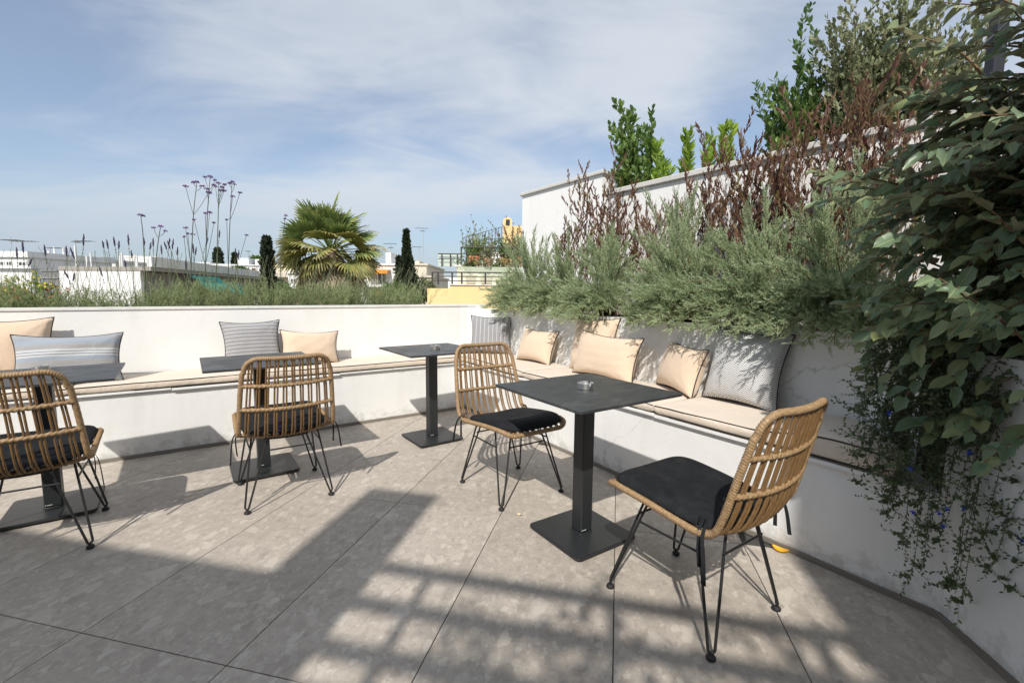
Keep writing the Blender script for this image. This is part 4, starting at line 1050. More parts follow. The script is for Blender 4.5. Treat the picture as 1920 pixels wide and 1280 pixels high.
for P in ela_P:
    br.tube(P - EB, np.linspace(0.0065, 0.0018, len(P)), 5, cap=False)
    Lp = np.linalg.norm(np.diff(P, axis=0), axis=1).sum(); m = max(4, int(Lp * 0.80 / 0.026))
    t_ = np.linspace(0.22, 1, m) * (len(P) - 1); i_ = np.minimum(t_.astype(int), len(P) - 2); f_ = (t_ - i_)[:, None]
    Q = P[i_] * (1 - f_) + P[i_ + 1] * f_; D = nrm(P[i_ + 1] - P[i_])
    side = nrm(np.cross(D, np.array([0, 0, 1.0]))); sgn = np.where(np.arange(m) % 2 == 0, 1, -1)[:, None]
    upv = np.cross(side, D)
    DL = nrm(D * rl2.uniform(0.35, 0.8, (m, 1)) + side * sgn * rl2.uniform(0.25, 0.7, (m, 1)) + rl2.normal(0, 0.22, (m, 3)) + np.array([-0.62, -0.22, -0.30]))
    LQ.append(Q + DL * 0.012); LD.append(DL); LN.append(nrm(upv * 0.8 + rl2.normal(0, 0.30, (m, 3)) + np.array([-0.15, -0.55, 0.65])))
nc_ = 5200            # the dense heart of the bush
Xc = nrm(rl2.normal(size=(nc_, 3))) * (rl2.random(nc_) ** 0.4)[:, None] * np.array([0.52, 0.50, 0.62]) + EB + np.array([0.12, 0.05, 0.42])
LQ.append(Xc); LD.append(nrm(rl2.normal(0, 0.5, (nc_, 3)) + np.array([-0.6, -0.3, -0.3]))); LN.append(nrm(rl2.normal(0, 0.6, (nc_, 3)) + np.array([-0.2, -0.4, 0.5])))
LQ, LD, LN = np.concatenate(LQ), np.concatenate(LD), np.concatenate(LN)
Xv = nrm(np.cross(LD, LN)); Zv = np.cross(Xv, LD); Rl = np.stack([Xv, LD, Zv], -1)
Ls = rl2.uniform(0.050, 0.092, len(LQ)); Lw = rl2.uniform(0.42, 0.56, len(LQ)); Lk = rl2.integers(0, 4, len(LQ))
# leaves hanging through the planter wall or at the lens are left out
keep = (np.linalg.norm(LQ - CAMP, axis=1) > 0.95)
LQ, Rl, Ls, Lw, Lk = LQ[keep], Rl[keep], Ls[keep], Lw[keep], Lk[keep]
# the leaves that show largest become parts of their own
dvec = LQ - CAMP; depth = dvec @ _fwd; px = 960 + F_PX * (dvec @ _right) / depth; py = 640 - F_PX * (dvec @ _up) / depth
order = np.argsort(depth); grid_ = {}; chosen = []
for i in order:
    if not (1560 < px[i] < 1935 and -15 < py[i] < 790): continue
    key = (int(px[i] // 17), int(py[i] // 17))
    if grid_.get(key, 0) >= 1: continue
    grid_[key] = 1; chosen.append(i)
    if len(chosen) >= 298: break
cm = np.zeros(len(LQ), bool); cm[chosen] = True
me_l = []
for V, F in LEAVES:
    q = MB(); q.add(V, F); me_l.append(q.mesh('leaf', M['ela_leaf'], smooth=True))
for i in chosen:
    o = link('leaf', me_l[Lk[i]], ela_t)
    Mx = Matrix.Identity(4)
    for a in range(3):
        Mx[a][0], Mx[a][1], Mx[a][2] = Rl[i][a][0] * Ls[i] * Lw[i] * 1.0, Rl[i][a][1] * Ls[i], Rl[i][a][2] * Ls[i]
        Mx[a][3] = LQ[i][a] - EB[a]
    o.matrix_local = Mx
fo = MB()
for k in range(4):
    s_ = (~cm) & (Lk == k)
    scatter(fo, *LEAVES[k], Rl[s_], LQ[s_] - EB, np.stack([Ls[s_] * Lw[s_], Ls[s_], Ls[s_]], -1))
fo.build('foliage', M['ela_mass'], ela_t, smooth=True, kind='stuff')
br.build('branch', M['pinkstem'], ela_t, smooth=True, kind='stuff')
MB().tube(interp([(0, 0, -0.1), (0.02, 0.01, 0.4), (-0.05, 0.0, 0.9), (-0.1, 0.02, 1.4)], 12), np.linspace(0.03, 0.012, 12), 8).build('trunk', M['bark'], ela_t, smooth=True)

# ---- trailing plant with blue flowers over the bend of the planter
TP = W(2.42, 0.28, ZW - 0.05)
ms = []; ends = []
for tx, ty, Y in [(1612, 900, 1.75), (1640, 880, 1.75), (1665, 960, 1.66), (1690, 1000, 1.62), (1705, 1075, 1.58), (1700, 1015, 1.62), (1760, 1010, 1.52), (1800, 1120, 1.45), (1790, 1090, 1.47), (1860, 1060, 1.40), (1900, 1100, 1.36),
                  (1650, 790, 1.78), (1680, 760, 1.72), (1725, 760, 1.66), (1630, 830, 1.78), (1660, 850, 1.70), (1720, 880, 1.60), (1770, 900, 1.55), (1820, 950, 1.48), (1880, 960, 1.42), (1740, 820, 1.60), (1800, 830, 1.52), (1860, 860, 1.46), (1910, 900, 1.40), (1905, 1000, 1.38), (1690, 905, 1.64), (1755, 945, 1.55), (1840, 1010, 1.45), (1890, 780, 1.45), (1830, 760, 1.50), (1780, 770, 1.56), (1915, 1050, 1.36), (1670, 930, 1.68), (1735, 1000, 1.56)]:
    for rep in range(2 if ty > 985 else 5):
        e_ = at(tx + rl2.normal(0, 22) * min(rep, 1), ty - 34 * rep + rl2.normal(0, 16) * min(rep, 1), Y + 0.03 * rep)
        b_ = np.array([max(1.66, e_[0] + 0.32), e_[1] + rl2.uniform(0.0, 0.20), ZW - 0.03]) + rl2.normal(size=3) * [0.05, 0.05, 0.01]
        hgt = rl2.uniform(0.06, 0.20) + 0.25 * max(0, e_[2] - 0.9)
        m_ = b_ * 0.5 + e_ * 0.5 + np.array([-0.09, -0.04, hgt]); ms.append(interp([b_, m_, e_ + np.array([0.03, 0.02, 0.02]), e_ + np.array([-0.03, -0.01, 0.004])], 12)); ends.append(e_)
pl_t = leafy_shrub('trailing_plant', 'trailing small leaved plant with blue flowers spilling over the planter at the right', 'plant', TP, ms, 'plumbago', rl2, leaf=(0.0085, 0.017), step=0.0088, f0=0.25, spread=0.9, stem='stem_dark', shape=SLEAF, up=0.15, main_r=0.0014, twigs=8, twig_len=0.075)
for tx, ty, Y in [(1818, 848, 1.50), (1708, 878, 1.60), (1712, 958, 1.6), (1775, 952, 1.52), (1808, 950, 1.50), (1917, 1010, 1.36), (1668, 773, 1.72), (1760, 960, 1.53), (1770, 985, 1.52)]:
    c = at(tx, ty, Y - 0.02) - TP; mb = MB(); n_ = nrm(np.array([-0.7, -0.7, 0.2]) + rl2.normal(size=3) * 0.3)
    D = [];
    for k in range(5):
        a = k * 2 * math.pi / 5 + rl2.uniform(0, .4); X_ = nrm(np.cross(n_, [0, 0, 1.0])); Y_ = np.cross(n_, X_)
        D.append(X_ * math.cos(a) + Y_ * math.sin(a) + n_ * 0.3)
    scatter(mb, *SLEAF, frames(np.array(D), 0.0), np.repeat(c[None], 5, 0), np.full((5, 3), 0.011) * [0.9, 1, 1])
    mb.build('blue_flower', M['blue_petal'], pl_t)

# ---- lavender along the back left wall
rl3 = np.random.default_rng(5)
labs = ['at the far left under the red flowers', 'before the white roof wall at the left', 'before the middle of the white box house', 'before the corner of the white box house', 'before the teal awning',
        'behind the grey striped pillow', 'between the grey pillow and the small cypress', 'before the slim dark cypress', 'before the left side of the palm', 'before the palm trunk', 'before the right side of the palm', 'before the house with orange awnings', 'before the wide dark cypress', 'at the right end of the bed']
for i, u in enumerate(np.linspace(-1.85, 2.02, 14)):
    b = W(u, 5.02 + 0.08 * (i % 2), 0.96); ms = []
    for k in range(66):
        az = rl3.uniform(0, 6.28); c_ = rl3.uniform(0.05, 0.75)
        ms.append(curve_pts(b + np.array([*(W(rl3.uniform(-.17, .17), rl3.uniform(-.22, .22))[:2]), 0]), np.array([math.cos(az) * c_, math.sin(az) * c_, 1.0]), rl3.uniform(0.13, 0.33) * (0.70 if i in (3, 4, 5) else 1.0), (0, 0, 0.2), 6))
    t = needle_shrub('lavender_plant', 'bushy green lavender plant on the back wall ' + labs[i], 'plant', b, ms, 'lavender', rl3, step=0.020, spread=0.7, shoot=(0.05, 0.09), nn=13, wid=0.0045, ln=0.028, f0=0.1, group='lavender plants along the back wall', twig='stem_green', main_r=0.0018)
    st = MB()
    for k in range(30 if i > 7 else 18):        # bare flower stalks leaning out of the plant
        az = rl3.uniform(0, 6.28); c_ = rl3.uniform(0.1, 0.5)
        st.tube(curve_pts(W(rl3.uniform(-.17, .17), rl3.uniform(-.18, .18), 0.08), np.array([math.cos(az) * c_ + (0.35 if i > 8 else -0.08), math.sin(az) * c_, 1.1]), rl3.uniform(0.30, 0.52), (0.1, 0, -0.1), 6), np.linspace(0.0022, 0.0014, 6), 4, cap=False)
    st.build('bare_stalk', M['stem_green'], t, smooth=True, kind='stuff')
SPK = [(157, 440, 170, 540), (192, 452, 200, 545), (200, 450, 206, 550), (213, 445, 218, 540), (223, 452, 226, 545), (240, 440, 252, 545), (246, 470, 250, 550), (270, 447, 270, 545), (283, 455, 284, 545), (287, 447, 292, 545), (302, 460, 310, 540), (308, 454, 318, 540), (314, 452, 320, 545),
       (318, 447, 326, 548), (325, 449, 328, 540), (333, 464, 336, 545), (362, 458, 362, 545), (390, 446, 390, 540), (412, 432, 414, 540), (368, 464, 370, 540), (42, 453, 50, 555), (124, 462, 134, 550), (132, 465, 142, 552), (83, 460, 92, 545), (31, 465, 36, 555), (60, 485, 62, 550), (448, 470, 447, 545), (441, 466, 440, 545), (348, 488, 350, 548), (186, 500, 190, 550), (120, 507, 128, 556), (140, 512, 150, 556), (234, 488, 244, 550)]
ORD = ['first', 'second', 'third', 'fourth', 'fifth', 'sixth', 'seventh', 'eighth', 'ninth', 'tenth', 'eleventh', 'twelfth', 'thirteenth', 'fourteenth']
def spk_zone(x): return 'before the far left roofs' if x < 100 else 'before the white box house left half' if x < 190 else 'before the white box house right half' if x < 262 else 'right of the white box house' if x < 340 else 'among the tall verbena stems'
spk_all = sorted(SPK)
for k, (tx, ty, bx, by) in enumerate(SPK):
    z_ = spk_zone(tx); n_z = [q for q in spk_all if spk_zone(q[0]) == z_].index((tx, ty, bx, by))
    w_ = 5.02 + rl3.uniform(-0.12, 0.12)
    lav_stalk(onw(bx, by, w_), onw(tx, ty, w_ - 0.02), 'lavender_flower', 'dark lavender spike, ' + ORD[n_z] + ' from left ' + z_, rl3, rl3.uniform(0.06, 0.10), 'lavender spikes over the back wall')

def verbena(label, base, stem, heads, w_):
    """heads: pixel, then the height share of the stem it branches from"""
    P = [onw(x, y, w_) for x, y in base]; t = thing('verbena_plant', label, 'flower', P[0], 0, 'tall purple verbena stems'); o0 = P[0]
    Q = interp(np.array(P) - o0, 24); MB().tube(Q, np.linspace(0.0048, 0.0024, 24), 6).build('stem', M['stem_dark'], t, smooth=True)
    for x, y, k, s_ in heads:
        e_ = onw(x, y, w_ + rl3.uniform(-0.06, 0.06)) - o0; b_ = Q[int(k * 23)]
        if k < 0.98: MB().tube(interp([b_, (b_ + e_) / 2 + np.array([0, 0, -0.012]), e_], 8), 0.0020, 5).build('side_stem', M['stem_dark'], t, smooth=True)
        mb = MB(); n = int(42 * s_); a = rl3.uniform(0, 6.28, n); r_ = 0.024 * s_ * np.sqrt(rl3.random(n)); z = -0.28 * r_ ** 2 / 0.02 + rl3.uniform(-0.006, 0.006, n)
        for q in range(n):
            c = e_ + np.array([r_[q] * math.cos(a[q]), r_[q] * math.sin(a[q]), z[q] + 0.004]); h_ = 0.0045
            mb.add(c + np.array([(h_, 0, 0), (0, h_, 0), (-h_, 0, 0), (0, -h_, 0), (0, 0, h_), (0, 0, -h_)]), [(0, 1, 4), (1, 2, 4), (2, 3, 4), (3, 0, 4), (1, 0, 5), (2, 1, 5), (3, 2, 5), (0, 3, 5)])
        mb.build('flower_head', M['purple'], t)
verbena('tall purple verbena with a far reaching left branch first of the four tall stems', [(355, 565), (359, 480), (363, 400), (369, 343)], 0, [(369, 341, 1, 1.0), (363, 342, .97, .8), (379, 349, .93, .9), (348, 349, .68, .9), (391, 361, .68, .9), (348, 427, .3, .8), (352, 438, .3, .6), (361, 439, .3, .8), (345, 444, .12, .5)], 5.0)
verbena('tallest purple verbena second of the four tall stems', [(380, 570), (385, 500), (389, 400), (394, 332)], 0, [(394, 331, 1, 1.0), (384, 332, .9, .7), (403, 338, .88, .6), (401, 347, .85, .8), (387, 354, .8, .9), (392, 360, .72, 1), (393, 398, .5, 1.0), (385, 400, .48, .7), (364, 412, .38, .6), (401, 418, .38, .6)], 5.06)
verbena('tall purple verbena third of the four tall stems with a wide fork', [(404, 570), (406, 500), (409, 410), (410, 344)], 0, [(410, 343, 1, .9), (416, 351, .9, .9), (421, 346, .85, .8), (420, 357, .8, 1), (413, 357, .78, .7), (404, 350, .8, .6)], 4.96)
verbena('tall purple verbena rightmost of the four tall stems', [(428, 570), (428, 510), (431, 420), (435, 342)], 0, [(435, 341, 1, 1), (430, 344, .96, .7), (440, 346, .92, .6), (436, 368, .75, .9), (450, 361, .7, .8), (425, 412, .35, .6), (462, 441, .12, .7)], 5.03)
verbena('short purple verbena with a single head left of the teal awning', [(272, 565), (271, 500), (268, 440), (264, 404)], 0, [(264, 403, 1, 1.1), (268, 405, .98, .7)], 5.0)
verbena('short purple verbena with three small heads beside the single headed one', [(284, 565), (290, 510), (297, 450), (301, 426)], 0, [(301, 424, 1, .9), (288, 427, .72, .7), (310, 433, .75, .6)], 5.02)
verbena('thin purple verbena in front of the left side of the palm', [(524, 572), (526, 500), (531, 440), (535, 405)], 0, [(536, 404, 1, .7), (534, 410, .95, .5)], 5.0)
# red and yellow flowering plants at the far left
for (tx, ty, lab, cat, mat, n, r_) in [(65, 532, 'yellow flowering plant above the back wall at the far left', 'plant', 'yellow_petal', 26, 0.07), (100, 560, 'plant with small red flowers in the bed at the far left', 'plant', 'red_petal', 16, 0.10), (20, 540, 'low yellow flowering plant at the left edge above the wall', 'plant', 'yellow_petal', 12, 0.06)]:
    c = onw(tx, ty, 5.22); b = np.array([c[0], c[1], 0.98])
    ms = [curve_pts(b, np.array([rl3.normal(0, .35), rl3.normal(0, .35), 1]), (c[2] - 0.98 + r_) * rl3.uniform(0.7, 1.05), (0, 0, 0), 6) for k in range(14)]
    t = leafy_shrub('flowering_plant', lab, cat, b, ms, 'citrus', rl3, leaf=(0.018, 0.04), step=0.03, f0=0.2, stem='stem_green', shape=SLEAF)
    mb = MB(); tips = np.array([m_[-1] - b for m_ in ms]); Q = tips[rl3.integers(0, len(tips), n * 3)] + rl3.normal(0, 0.016, (n * 3, 3))
    scatter(mb, *SLEAF, frames(rl3.normal(size=(n * 3, 3)) + [0, 0, .6]), Q, np.full((n * 3, 3), 0.018)); mb.build('petal', M[mat], t, kind='stuff')

# ================================================================== CITY BEYOND
rc4 = np.random.default_rng(33)
# ---- fan palm
PY_ = 17.0
pc = at(620, 464, PY_)
palm = thing('palm_tree', 'big fan palm with a shaggy skirt of dead fronds beyond the wall', 'palm', (pc[0], pc[1], ZG), 0)
PT = np.array([0, 0, pc[2] - ZG])
MB().tube([(0, 0, 0), (0.05, 0, 5), (0.0, 0, PT[2] - 1.2), PT], [0.42, 0.36, 0.34, 0.25], 12).build('trunk', M['bark'], palm, smooth=True)
def fan(droop, seed, seg=24, R0=0.95, span=R(185), pet=0.92):
    """fan leaf along +y: a stalk and pleated blades whose split tips hang"""
    r_ = np.random.default_rng(seed); mb = MB()
    k = np.linspace(0, 1, 5); mb.tube(np.stack([0 * k, k * pet, -0.10 * k ** 2], -1), np.linspace(0.026, 0.012, 5), 4, cap=False)
    n0 = sum(len(f) for f in mb.f); mb.a = [np.full(n0, 0.35)]
    hub = np.array([0, pet, -0.10])
    for i in range(seg):
        a = (i / (seg - 1) - 0.5) * span; L = R0 * (0.72 + 0.28 * math.cos(a * 0.85)) * r_.uniform(0.9, 1.08)
        d = np.array([math.sin(a), math.cos(a), 0.0]); nrm_ = np.array([math.cos(a), -math.sin(a), 0.0])
        V = []
        for q, wq in ((0.03, 0.012), (0.42, 0.062), (0.70, 0.042), (0.88, 0.016), (1.0, 0.003)):
            c = hub + d * L * q; c[2] += 0.10 * math.sin(q * 1.6) * abs(a) / 1.5 - droop * L * max(0, q - 0.35) ** 1.7 * r_.uniform(0.8, 1.2) - 0.02 * (i % 2)
            if q > 0.6: c[:2] -= d[:2] * droop * L * 0.28 * (q - 0.6)
            V += [c - nrm_ * wq + [0, 0, 0.012], c + nrm_ * wq - [0, 0, 0.012]]
        f = [(2 * j, 2 * j + 1, 2 * j + 3, 2 * j + 2) for j in range(4)]
        b0 = r_.uniform(0.0, 0.62); mb.add(np.array(V), np.array(f), np.clip([b0 * .6, b0, b0 + 0.15, b0 + 0.5], 0.01, 1))
    return mb
def place_frond(me, name, az, el, roll, sc, off=0.0):
    d = np.array([math.cos(az) * math.cos(el), math.sin(az) * math.cos(el), math.sin(el)])
    x = nrm(np.cross(d, [0, 0, 1.0])); z = np.cross(x, d); x, z = x * math.cos(roll) + z * math.sin(roll), -x * math.sin(roll) + z * math.cos(roll)
    o = link(name, me, palm); p = PT + np.array([0, 0, off]) + np.array([d[0], d[1], 0]) * 0.18
    o.matrix_local = Matrix(((x[0] * sc, d[0] * sc, z[0] * sc, p[0]), (x[1] * sc, d[1] * sc, z[1] * sc, p[1]), (x[2] * sc, d[2] * sc, z[2] * sc, p[2]), (0, 0, 0, 1)))
    return o
g_me = [fan(0.35, 1).mesh('frond', M['palm']), fan(0.55, 2).mesh('frond', M['palm']), fan(0.25, 3).mesh('frond', M['palm'])]
y_me = [fan(0.8, 4).mesh('frond', M['palm_yellow']), fan(0.65, 5).mesh('frond', M['palm_yellow'])]
d_me = [fan(1.0, 6, span=R(120), R0=1.1, pet=0.7).mesh('dead_frond', M['palm_dead']), fan(0.8, 7, span=R(80), R0=1.2, pet=0.7).mesh('dead_frond', M['palm_dead'])]
for i in range(38):
    az = i * 2.39996; el = R(86 - 92 * (i / 37)) + rc4.normal(0, 0.08)
    place_frond((y_me + g_me)[rc4.integers(0, 5)] if i > 20 else g_me[i % 3], 'frond', az, el, rc4.normal(0, 0.6), rc4.uniform(0.78, 1.06), 0.05 - 0.006 * i)
for i in range(20):
    az = i * 2.39996 + 1; el = R(10 - 52 * rc4.random()) + rc4.normal(0, 0.08)
    place_frond(y_me[i % 2], 'frond', az, el, rc4.normal(0, 0.5), rc4.uniform(0.82, 1.0), -0.10 - 0.012 * i)
for i in range(84):
    az = i * 2.39996 + 2; el = R(-30 - 50 * (i / 83)) + rc4.normal(0, 0.07)
    place_frond(d_me[i % 2], 'dead_frond', az, el, rc4.normal(0, 0.4), rc4.uniform(0.75, 1.0), -0.22 - 0.018 * i)

# ---- cypresses and other trees
def column_tree(name, label, px, Y, outline, n, mat, leaf, rl, up=1.0, trunk=0.16, group=None):
    """outline: (pixel height, half width in pixels) from top to bottom"""
    c = at(px, 520, Y); t = thing(name, label, 'tree', (c[0], c[1], ZG), 0, group)
    zs = [at(px, y, Y)[2] - ZG for y, _ in outline]; rs = [h * Y / F_PX for _, h in outline]
    zs, rs = zs[::-1], rs[::-1]
    lo, hi = zs[0], zs[-1]
    MB().tube([(0, 0, 0), (0, 0, lo + (hi - lo) * 0.3), (0, 0, lo + (hi - lo) * 0.8)], [trunk, trunk * 0.7, trunk * 0.2], 8).build('trunk', M['bark'], t, smooth=True)
    z = lo + (hi - lo) * rl.random(n) ** 0.9; a = rl.uniform(0, 6.28, n)
    lump = 0.68 + 0.20 * np.sin(a * 3 + z * 3.1) * np.sin(z * 5.3 + a) + 0.10 * np.sin(z * 13 + 2 * a)
    r_ = np.interp(z, zs, rs) * lump * np.sqrt(rl.uniform(0.25, 1.0, n))
    Q = np.stack([r_ * np.cos(a), r_ * np.sin(a), z], -1)
    D = np.stack([np.cos(a) * 0.55, np.sin(a) * 0.55, np.full(n, up)], -1) + rl.normal(0, 0.3, (n, 3))
    s = rl.uniform(0.6, 1.2, n); mb = MB()
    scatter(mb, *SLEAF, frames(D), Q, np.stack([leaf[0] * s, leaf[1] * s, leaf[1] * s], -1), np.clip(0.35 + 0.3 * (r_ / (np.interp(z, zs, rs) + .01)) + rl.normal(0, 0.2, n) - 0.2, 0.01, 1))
    mb.build('crown', M[mat], t, kind='stuff'); return t
column_tree('cypress_tree', 'slim dark cypress with a blunt top left of the palm', 503, 26, [(446, 4), (452, 9), (480, 12), (520, 14), (560, 16), (640, 17)], 5200, 'cypress', (0.10, 0.22), rc4)
column_tree('cypress_tree', 'dark cypress with a thin pointed top and a wide base right of the palm', 763, 24, [(434, 1.5), (450, 4), (470, 7), (490, 11), (510, 19), (540, 27), (570, 33), (640, 36)], 6500, 'cypress', (0.10, 0.2), rc4)
column_tree('cypress_tree', 'short dark cypress top beside the thin pointed one', 748, 24.6, [(483, 1.5), (495, 4), (520, 8), (560, 12), (640, 14)], 1600, 'cypress', (0.10, 0.2), rc4)
column_tree('cypress_tree', 'small distant cypress with a bushy top behind the verbena', 411, 55, [(468, 2), (476, 7), (490, 10), (520, 11)], 1500, 'cypress', (0.2, 0.4), rc4)
column_tree('cypress_tree', 'small distant pointed cypress right of the bushy one', 442, 58, [(477, 1), (490, 5), (520, 6)], 900, 'cypress', (0.2, 0.4), rc4)
def round_tree(label, px, py, Y, rx, rz, n, mat, leaf, rl, name='leafy_tree', group=None):
    c = at(px, py, Y); t = thing(name, label, 'tree', (c[0], c[1], ZG), 0, group); h = c[2] - ZG
    MB().tube([(0, 0, 0), (0.1, 0, h * 0.6), (0, 0, h)], [0.16, 0.11, 0.05], 7).build('trunk', M['bark'], t, smooth=True)
    X = nrm(rl.normal(size=(n, 3))); lump = 0.75 + 0.3 * pnoise(X, 3.0, int(px)); Q = X * (lump * rl.uniform(0.35, 1, n) ** 0.4)[:, None] * [rx, rx, rz] + [0, 0, h]
    s = rl.uniform(0.6, 1.2, n); mb = MB()
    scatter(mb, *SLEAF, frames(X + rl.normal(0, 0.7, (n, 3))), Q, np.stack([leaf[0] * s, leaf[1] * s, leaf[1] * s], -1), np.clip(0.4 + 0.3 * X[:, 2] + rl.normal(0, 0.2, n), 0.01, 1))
    mb.build('crown', M[mat], t, kind='stuff'); return t
for a in [('mid green leafy tree left of the slim cypress', 470, 535, 22, 0.75, 0.8, 2600, 'olive', (0.09, 0.16)),
          ('dark green tree top behind the grey terrace roof', 448, 515, 30, 0.7, 0.6, 1600, 'laurel', (0.1, 0.18)),
          ('leafy tree below the balcony left of the palm', 528, 550, 30, 1.2, 1.0, 1800, 'laurel', (0.12, 0.2)),
          ('green tree at the foot of the wide cypress', 738, 560, 22, 0.75, 0.85, 2200, 'laurel', (0.09, 0.16)),
          ('small palm like tree beside the wide cypress', 795, 545, 26, 0.8, 0.6, 1200, 'olive', (0.06, 0.3)),
          ('small dark tree top between distant roofs', 480, 490, 60, 0.9, 0.9, 900, 'laurel', (0.15, 0.25))]:
    round_tree(*a, rc4)

# ---- buildings
def bbox(t, x0, x1, y0, y1, z0, z1, name, mat, parent=None, bev=0.0, **kw):
    o = np.array(t.location); mb = MB(); mb.box(x0 - o[0], x1 - o[0], y0 - o[1], y1 - o[1], z0 - o[2], z1 - o[2], bev=bev)
    return mb.build(name, M[mat], parent or t, **kw)
def px_x(px, Y): return at(px, 540, Y)[0]
def px_z(py, Y, px=960): return at(px, py, Y)[2]
def block(label, x0, x1, ytop, Y, depth, mat='white_paint', wins=(), name='apartment_building', cat='building', group=None, slab=0.12, extra=None, ybot=None):
    """a house front facing the terrace at distance Y; wins = (x0, y0, x1, y1, kind) in the photo's pixels"""
    xc = (x0 + x1) / 2; X0, X1 = at(x0, 540, Y)[0], at(x1, 540, Y)[0]; zt = at(xc, ytop, Y)[2]; zb_ = ZG if ybot is None else at(xc, ybot, Y)[2]
    t = thing(name, label, cat, ((X0 + X1) / 2, Y + depth / 2, zb_), 0, group)
    bbox(t, X0, X1, Y, Y + depth, zb_, zt, 'wall', mat)
    if slab: bbox(t, X0 - 0.12, X1 + 0.12, Y - 0.12, Y + depth + 0.12, zt + 0.002, zt + slab, 'roof_slab', mat)
    for (a, b, c_, d, kind) in wins:
        wx0, wx1 = at(a, 540, Y)[0], at(c_, 540, Y)[0]; wz1, wz0 = at((a + c_) / 2, b, Y)[2], at((a + c_) / 2, d, Y)[2]
        if kind == 'win':
            o = np.array(t.location); mb = MB(); f = min(0.07, (wx1 - wx0) * 0.12)
            for q in ((wx0, wx1, wz0, wz0 + f), (wx0, wx1, wz1 - f, wz1), (wx0, wx0 + f, wz0 + f, wz1 - f), (wx1 - f, wx1, wz0 + f, wz1 - f), ((wx0 + wx1) / 2 - f / 2, (wx0 + wx1) / 2 + f / 2, wz0 + f, wz1 - f)):
                mb.box(q[0] - o[0], q[1] - o[0], Y - 0.05 - o[1], Y + 0.02 - o[1], q[2] - o[2], q[3] - o[2])
            w_ = mb.build('window', M['frame_white'], t); bbox(t, wx0 + f, wx1 - f, Y - 0.02, Y - 0.004, wz0 + f, wz1 - f, 'pane', 'glass', None).parent = w_
            w_.children[0].location = (0, 0, 0)
        elif kind == 'brown': bbox(t, wx0, wx1, Y - 0.05, Y + 0.02, wz0, wz1, 'shutter', 'frame_brown')
        elif kind == 'dark': bbox(t, wx0, wx1, Y - 0.04, Y + 0.02, wz0, wz1, 'opening', 'glass')
        elif kind in ('orange', 'green'):
            o = np.array(t.location); mb = MB(); m_ = 'awning_orange' if kind == 'orange' else 'awning_green'
            mb.add([(wx0 - o[0], Y - 0.02 - o[1], wz1 - o[2]), (wx1 - o[0], Y - 0.02 - o[1], wz1 - o[2]), (wx1 - o[0], Y - 0.9 - o[1], wz0 - o[2]), (wx0 - o[0], Y - 0.9 - o[1], wz0 - o[2])], [(0, 1, 2, 3)])
            mb.add([(wx0 - o[0], Y - 0.9 - o[1], wz0 - o[2]), (wx1 - o[0], Y - 0.9 - o[1], wz0 - o[2]), (wx1 - o[0], Y - 0.9 - o[1], wz0 - 0.18 - o[2]), (wx0 - o[0], Y - 0.9 - o[1], wz0 - 0.18 - o[2])], [(0, 1, 2, 3)])
            mb.build('awning', M[m_], t)
        elif kind == 'slab': bbox(t, wx0, wx1, Y - 0.9, Y + 0.01, wz0, wz1, 'balcony_slab', mat)
        elif kind == 'rail':
            for k in range(int((wx1 - wx0) / 0.16)): bbox(t, wx0 + k * 0.16, wx0 + k * 0.16 + 0.02, Y - 0.88, Y - 0.86, wz0, wz1, 'baluster', 'rail')
            bbox(t, wx0, wx1, Y - 0.89, Y - 0.85, wz1 + 0.001, wz1 + 0.04, 'handrail', 'rail')
        elif kind == 'box': bbox(t, wx0, wx1, Y + 0.6, Y + 2.4, wz0, wz1, 'roof_room', mat)
        elif kind == 'solar':
            o = np.array(t.location); mb = MB(); mb.add([(wx0 - o[0], Y + 1 - o[1], wz0 - o[2]), (wx1 - o[0], Y + 1 - o[1], wz0 - o[2]), (wx1 - o[0], Y + 2 - o[1], wz1 - o[2]), (wx0 - o[0], Y + 2 - o[1], wz1 - o[2])], [(0, 1, 2, 3)]); mb.build('solar_panel', M['panel_blue'], t)
    return t
# the white box house with a receding dark side and a teal awning
Y0 = 12.0
c0 = at(262, 500, Y0); cl = at(110, 505, Y0 * 1.02)
hz = c0[2]
boxh = thing('apartment_building', 'white box shaped house with a grey recessed side and a teal awning', 'building', (c0[0], c0[1], ZG), 0)
mb = MB(); far = at(474, 520, 21.0); sd = nrm(np.array([far[0] - c0[0], far[1] - c0[1], 0])); fd = nrm(np.array([cl[0] - c0[0], cl[1] - c0[1], 0])); bk = np.array([-sd[1], sd[0], 0]); bk = bk if bk[1] > 0 else -bk
Ls_ = np.linalg.norm((far - c0)[:2]); Lf = np.linalg.norm((cl - c0)[:2])
def H(s_, f_, z): p = sd * s_ + fd * f_; return (p[0], p[1], z)
def hbox(mb, s0, s1, f0, f1, z0, z1):
    V = [H(s_, f_, z) for z in (z0, z1) for f_ in (f0, f1) for s_ in (s0, s1)]
    mb.add(V, [(0, 2, 3, 1), (4, 5, 7, 6), (0, 1, 5, 4), (2, 6, 7, 3), (0, 4, 6, 2), (1, 3, 7, 5)]); return mb
hh = hz - ZG
hbox(MB(), 0.15, Ls_, 0.02, Lf, 0, hh - 0.12).build('wall', M['grey_paint'], boxh)
hbox(MB(), 0, 0.149, 0, Lf, 0, hh - 0.02).build('front_wall', M['white_paint'], boxh)
hbox(MB(), -0.02, Ls_ + 0.1, -0.32, Lf, hh - 0.10, hh + 0.00).build('roof_slab', M['grey_paint'], boxh)
hbox(MB(), 0.0, Ls_, -0.34, -0.20, hh + 0.002, hh + 0.26).build('parapet', M['white_paint'], boxh)
